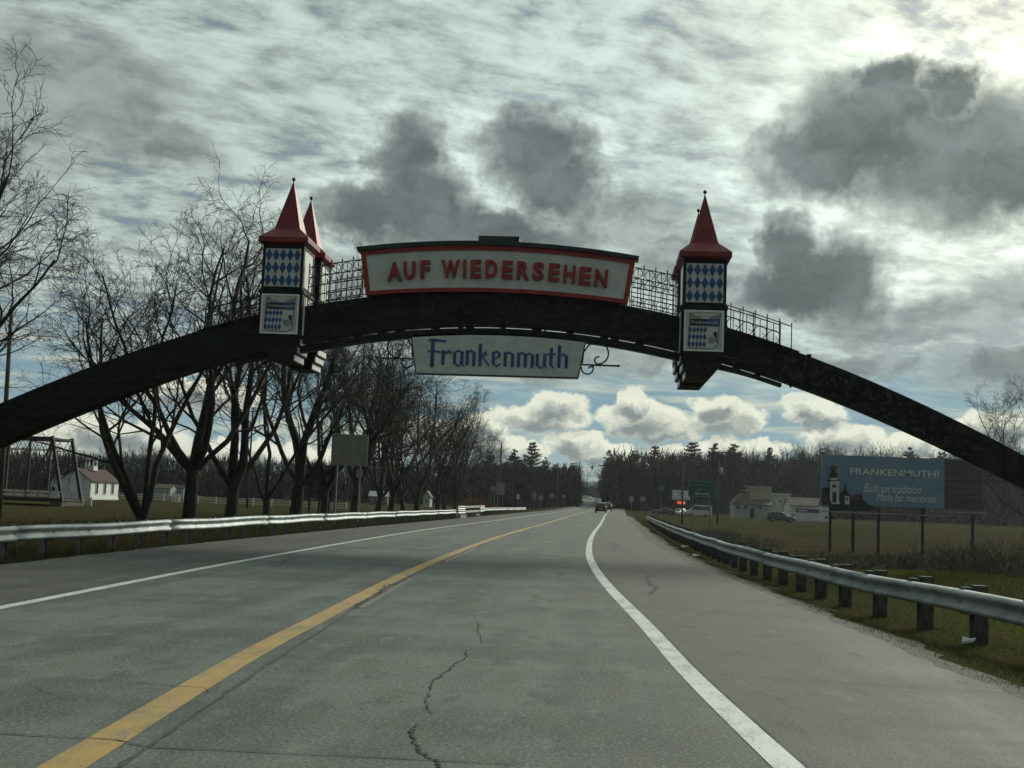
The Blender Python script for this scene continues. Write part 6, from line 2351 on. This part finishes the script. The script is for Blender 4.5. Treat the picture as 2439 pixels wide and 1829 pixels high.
def blades(pts, hmin, hmax, w, lean, seed):
    """V, F for thin upright blades at ground points"""
    N = np.random.default_rng(seed)
    B = np.array(pts)
    n = len(B)
    h = N.uniform(hmin, hmax, n)
    a = N.uniform(0, 6.28, n)
    s = np.stack([np.cos(a), np.sin(a), np.zeros(n)], 1) * (w * N.uniform(0.5, 1.2, n))[:, None]
    d = np.stack([N.normal(0, lean, n) * h, N.normal(0, lean, n) * h, h], 1)
    V = np.stack([B - s, B + s, B + d * 0.6 + s * 0.7 + (0, 0, 0), B + d], 1).reshape(-1, 3)
    F = np.arange(4 * n).reshape(-1, 4)
    return V, F


def shrub(name, label, x, y, r, h, n, m, seed, group=None):
    R2 = random.Random(seed)
    t = thing(name, on(x, y), label, 'shrub', group)
    st = MB()
    V, F = [], []
    for k in range(n):
        a, q = R2.uniform(0, 6.28), abs(R2.gauss(0, 0.35))
        hh = h * R2.uniform(0.6, 1.05)
        tip = None
        ro_ = r * math.sqrt(R2.random())
        base = np.array((math.cos(a * 1.7) * ro_, math.sin(a * 1.7) * ro_, -0.1))
        hh *= 1.0 - 0.5 * (ro_ / r) ** 2
        tip = base + np.array((R2.gauss(0, 0.35) * hh, R2.gauss(0, 0.35) * hh, hh + 0.1))
        mid = (base + tip) / 2 + np.array((R2.gauss(0, 0.12), R2.gauss(0, 0.12), 0)) * r
        st.tube([base, mid, tip], [0.014, 0.009, 0.003], 3, cap=False)
        for j in range(9):
            f = R2.uniform(0.2, 1)
            p_ = base + (tip - base) * f
            d = np.array((R2.gauss(0, 0.4), R2.gauss(0, 0.4), R2.uniform(0.2, 0.7))) * h * 0.28
            s = np.array((R2.gauss(0, 1), R2.gauss(0, 1), 0)) * 0.010
            b = len(V)
            V += [p_ - s, p_ + s, p_ + d + s * 0.3, p_ + d - s * 0.3]
            F.append((b, b + 1, b + 2, b + 3))
    st.build('stems', m, t)
    link('crown', np_mesh('crown', V, F, m), t)
    return t


for k, (sx, Y, r, h, lab) in enumerate(((1118, 138, 1.6, 2.2, 'orange brown shrub at the left end of the clump by the bridge rail'), (1134, 142, 1.9, 2.7, 'tallest orange brown shrub in the clump by the bridge rail'), (1152, 146, 1.6, 2.1, 'orange brown shrub nearest the road in the clump by the bridge rail'))):
    shrub('orange_shrub', lab, at(sx, 1200, Y)[0], Y, r, h, 200, M_SHRUBO, 40 + k, 'orange brown shrubs by the bridge rail')
for k, (sx, Y, r, h, lab) in enumerate(((1775, 88, 3.0, 1.0, 'low reddish brown thicket beyond the right guardrail, left of the billboard posts'), (1700, 105, 2.4, 0.8, 'small brown thicket beyond the guardrail below the green sign'), (2150, 62, 3.2, 1.1, 'brown bramble thicket under the right half of the blue billboard'),
                                        (2290, 62, 3.6, 1.9, 'large grey brown thicket under the right end of the arch'), (2405, 60, 3.4, 2.4, 'tallest grey brown thicket at the right edge under the arch'), (2060, 70, 2.4, 0.8, 'low bramble thicket by the billboard post'))):
    shrub('bramble_thicket', lab, at(sx, 1240, Y)[0], Y, r, h, 260, M_SHRUBB, 70 + k, 'bramble thickets in the right field')

R3 = random.Random(11)


def verge(n, o0, o1, y0, y1, pw=1.8):
    out = []
    for i in range(n):
        y = y0 + (y1 - y0) * R3.random() ** pw
        x = cx(y) + R3.uniform(o0, o1)
        out.append((x, y, gz(x, y) - 0.02))
    return out


def stuff(name, label, parts, m, cat):
    VV, FF, n = [], [], 0
    for V, F in parts:
        VV.append(V)
        FF.append(F + n)
        n += len(V)
    return tag(link(name, np_mesh(name, np.concatenate(VV), np.concatenate(FF), m)), label, cat, kind='stuff')


stuff('verge_grass', 'short green grass on the right verge around the guardrail posts',
      [blades(verge(60000, 7.0, 12.5, 8, 60), 0.03, 0.11, 0.005, 0.45, 1), blades(verge(38000, 9.5, 22, 12, 90), 0.05, 0.16, 0.010, 0.45, 2), blades(verge(22000, 11.0, 19, 22, 42, 1.0), 0.05, 0.14, 0.008, 0.45, 12)], M_GRASSG, 'grass')
stuff('dry_weeds', 'brown dry weeds across the right field',
      [blades(verge(26000, 15, 50, 34, 130, 1.0), 0.12, 0.55, 0.012, 0.3, 4), blades(verge(14000, 45, 120, 50, 190, 1.0), 0.2, 0.6, 0.03, 0.3, 5)], M_GRASSD, 'weeds')
stuff('straw_fringe', 'pale straw scattered along the edge of the right shoulder', [blades(verge(16000, 6.55, 8.8, 8, 60), 0.02, 0.09, 0.005, 0.9, 3)], M_STRAW, 'straw')
stuff('left_verge_weeds', 'dark winter weeds behind and under the left guardrail',
      [blades(verge(26000, -10.5, -7.2, 14, 90, 1.4), 0.05, 0.30, 0.007, 0.35, 6), blades(verge(26000, -30, -9.5, 20, 150, 1.2), 0.10, 0.5, 0.012, 0.35, 7)], M_GRASSK, 'weeds')
# scraps of litter by the right guardrail
M_LITTER = mat('pale_litter', (0.6, 0.6, 0.57), 0.7)
for k, (sx, sy, s, lab) in enumerate(((1630, 1306, 0.16, 'pale scrap of litter at the shoulder edge, farther one'), (1657, 1334, 0.14, 'pale scrap of litter at the shoulder edge, nearer one'), (2305, 1533, 0.10, 'white scrap of litter in the grass by a guardrail post'))):
    q = G(sx, sy, -0.2)
    z = gz(q[0], q[1]) + 0.02
    mb = MB()
    mb.prism([(-s, -s * 0.4, 0.0), (s * 0.3, -s * 0.6, 0.02), (s, 0, 0.05), (s * 0.4, s * 0.6, 0.03), (-s * 0.6, s * 0.4, 0.06)], (0.01, 0, 0.035))
    o = mb.build('litter', M_LITTER)
    o.location = (float(q[0]), float(q[1]), z)
    tag(o, lab, 'litter')

# ------------------------------------------------------------------ thin air haze
HZ = 0.00010
hm_ = bpy.data.materials.new('thin_haze')
hm_.use_nodes = True
ht = hm_.node_tree
ht.nodes.remove(ht.nodes['Principled BSDF'])
pv = ht.nodes.new('ShaderNodeVolumePrincipled')
pv.inputs['Color'].default_value = (0.86, 0.95, 0.97, 1)
pv.inputs['Density'].default_value = HZ
pv.inputs['Anisotropy'].default_value = 0.55
ht.links.new(pv.outputs[0], ht.nodes['Material Output'].inputs['Volume'])
mb = MB()
mb.bb(-5400, 5400, -75, 7600, -6, 30)
hz = mb.build('haze', hm_)
tag(hz, 'thin pale haze over the fields and road', 'haze', kind='stuff')
SC.cycles.volume_bounces = 0
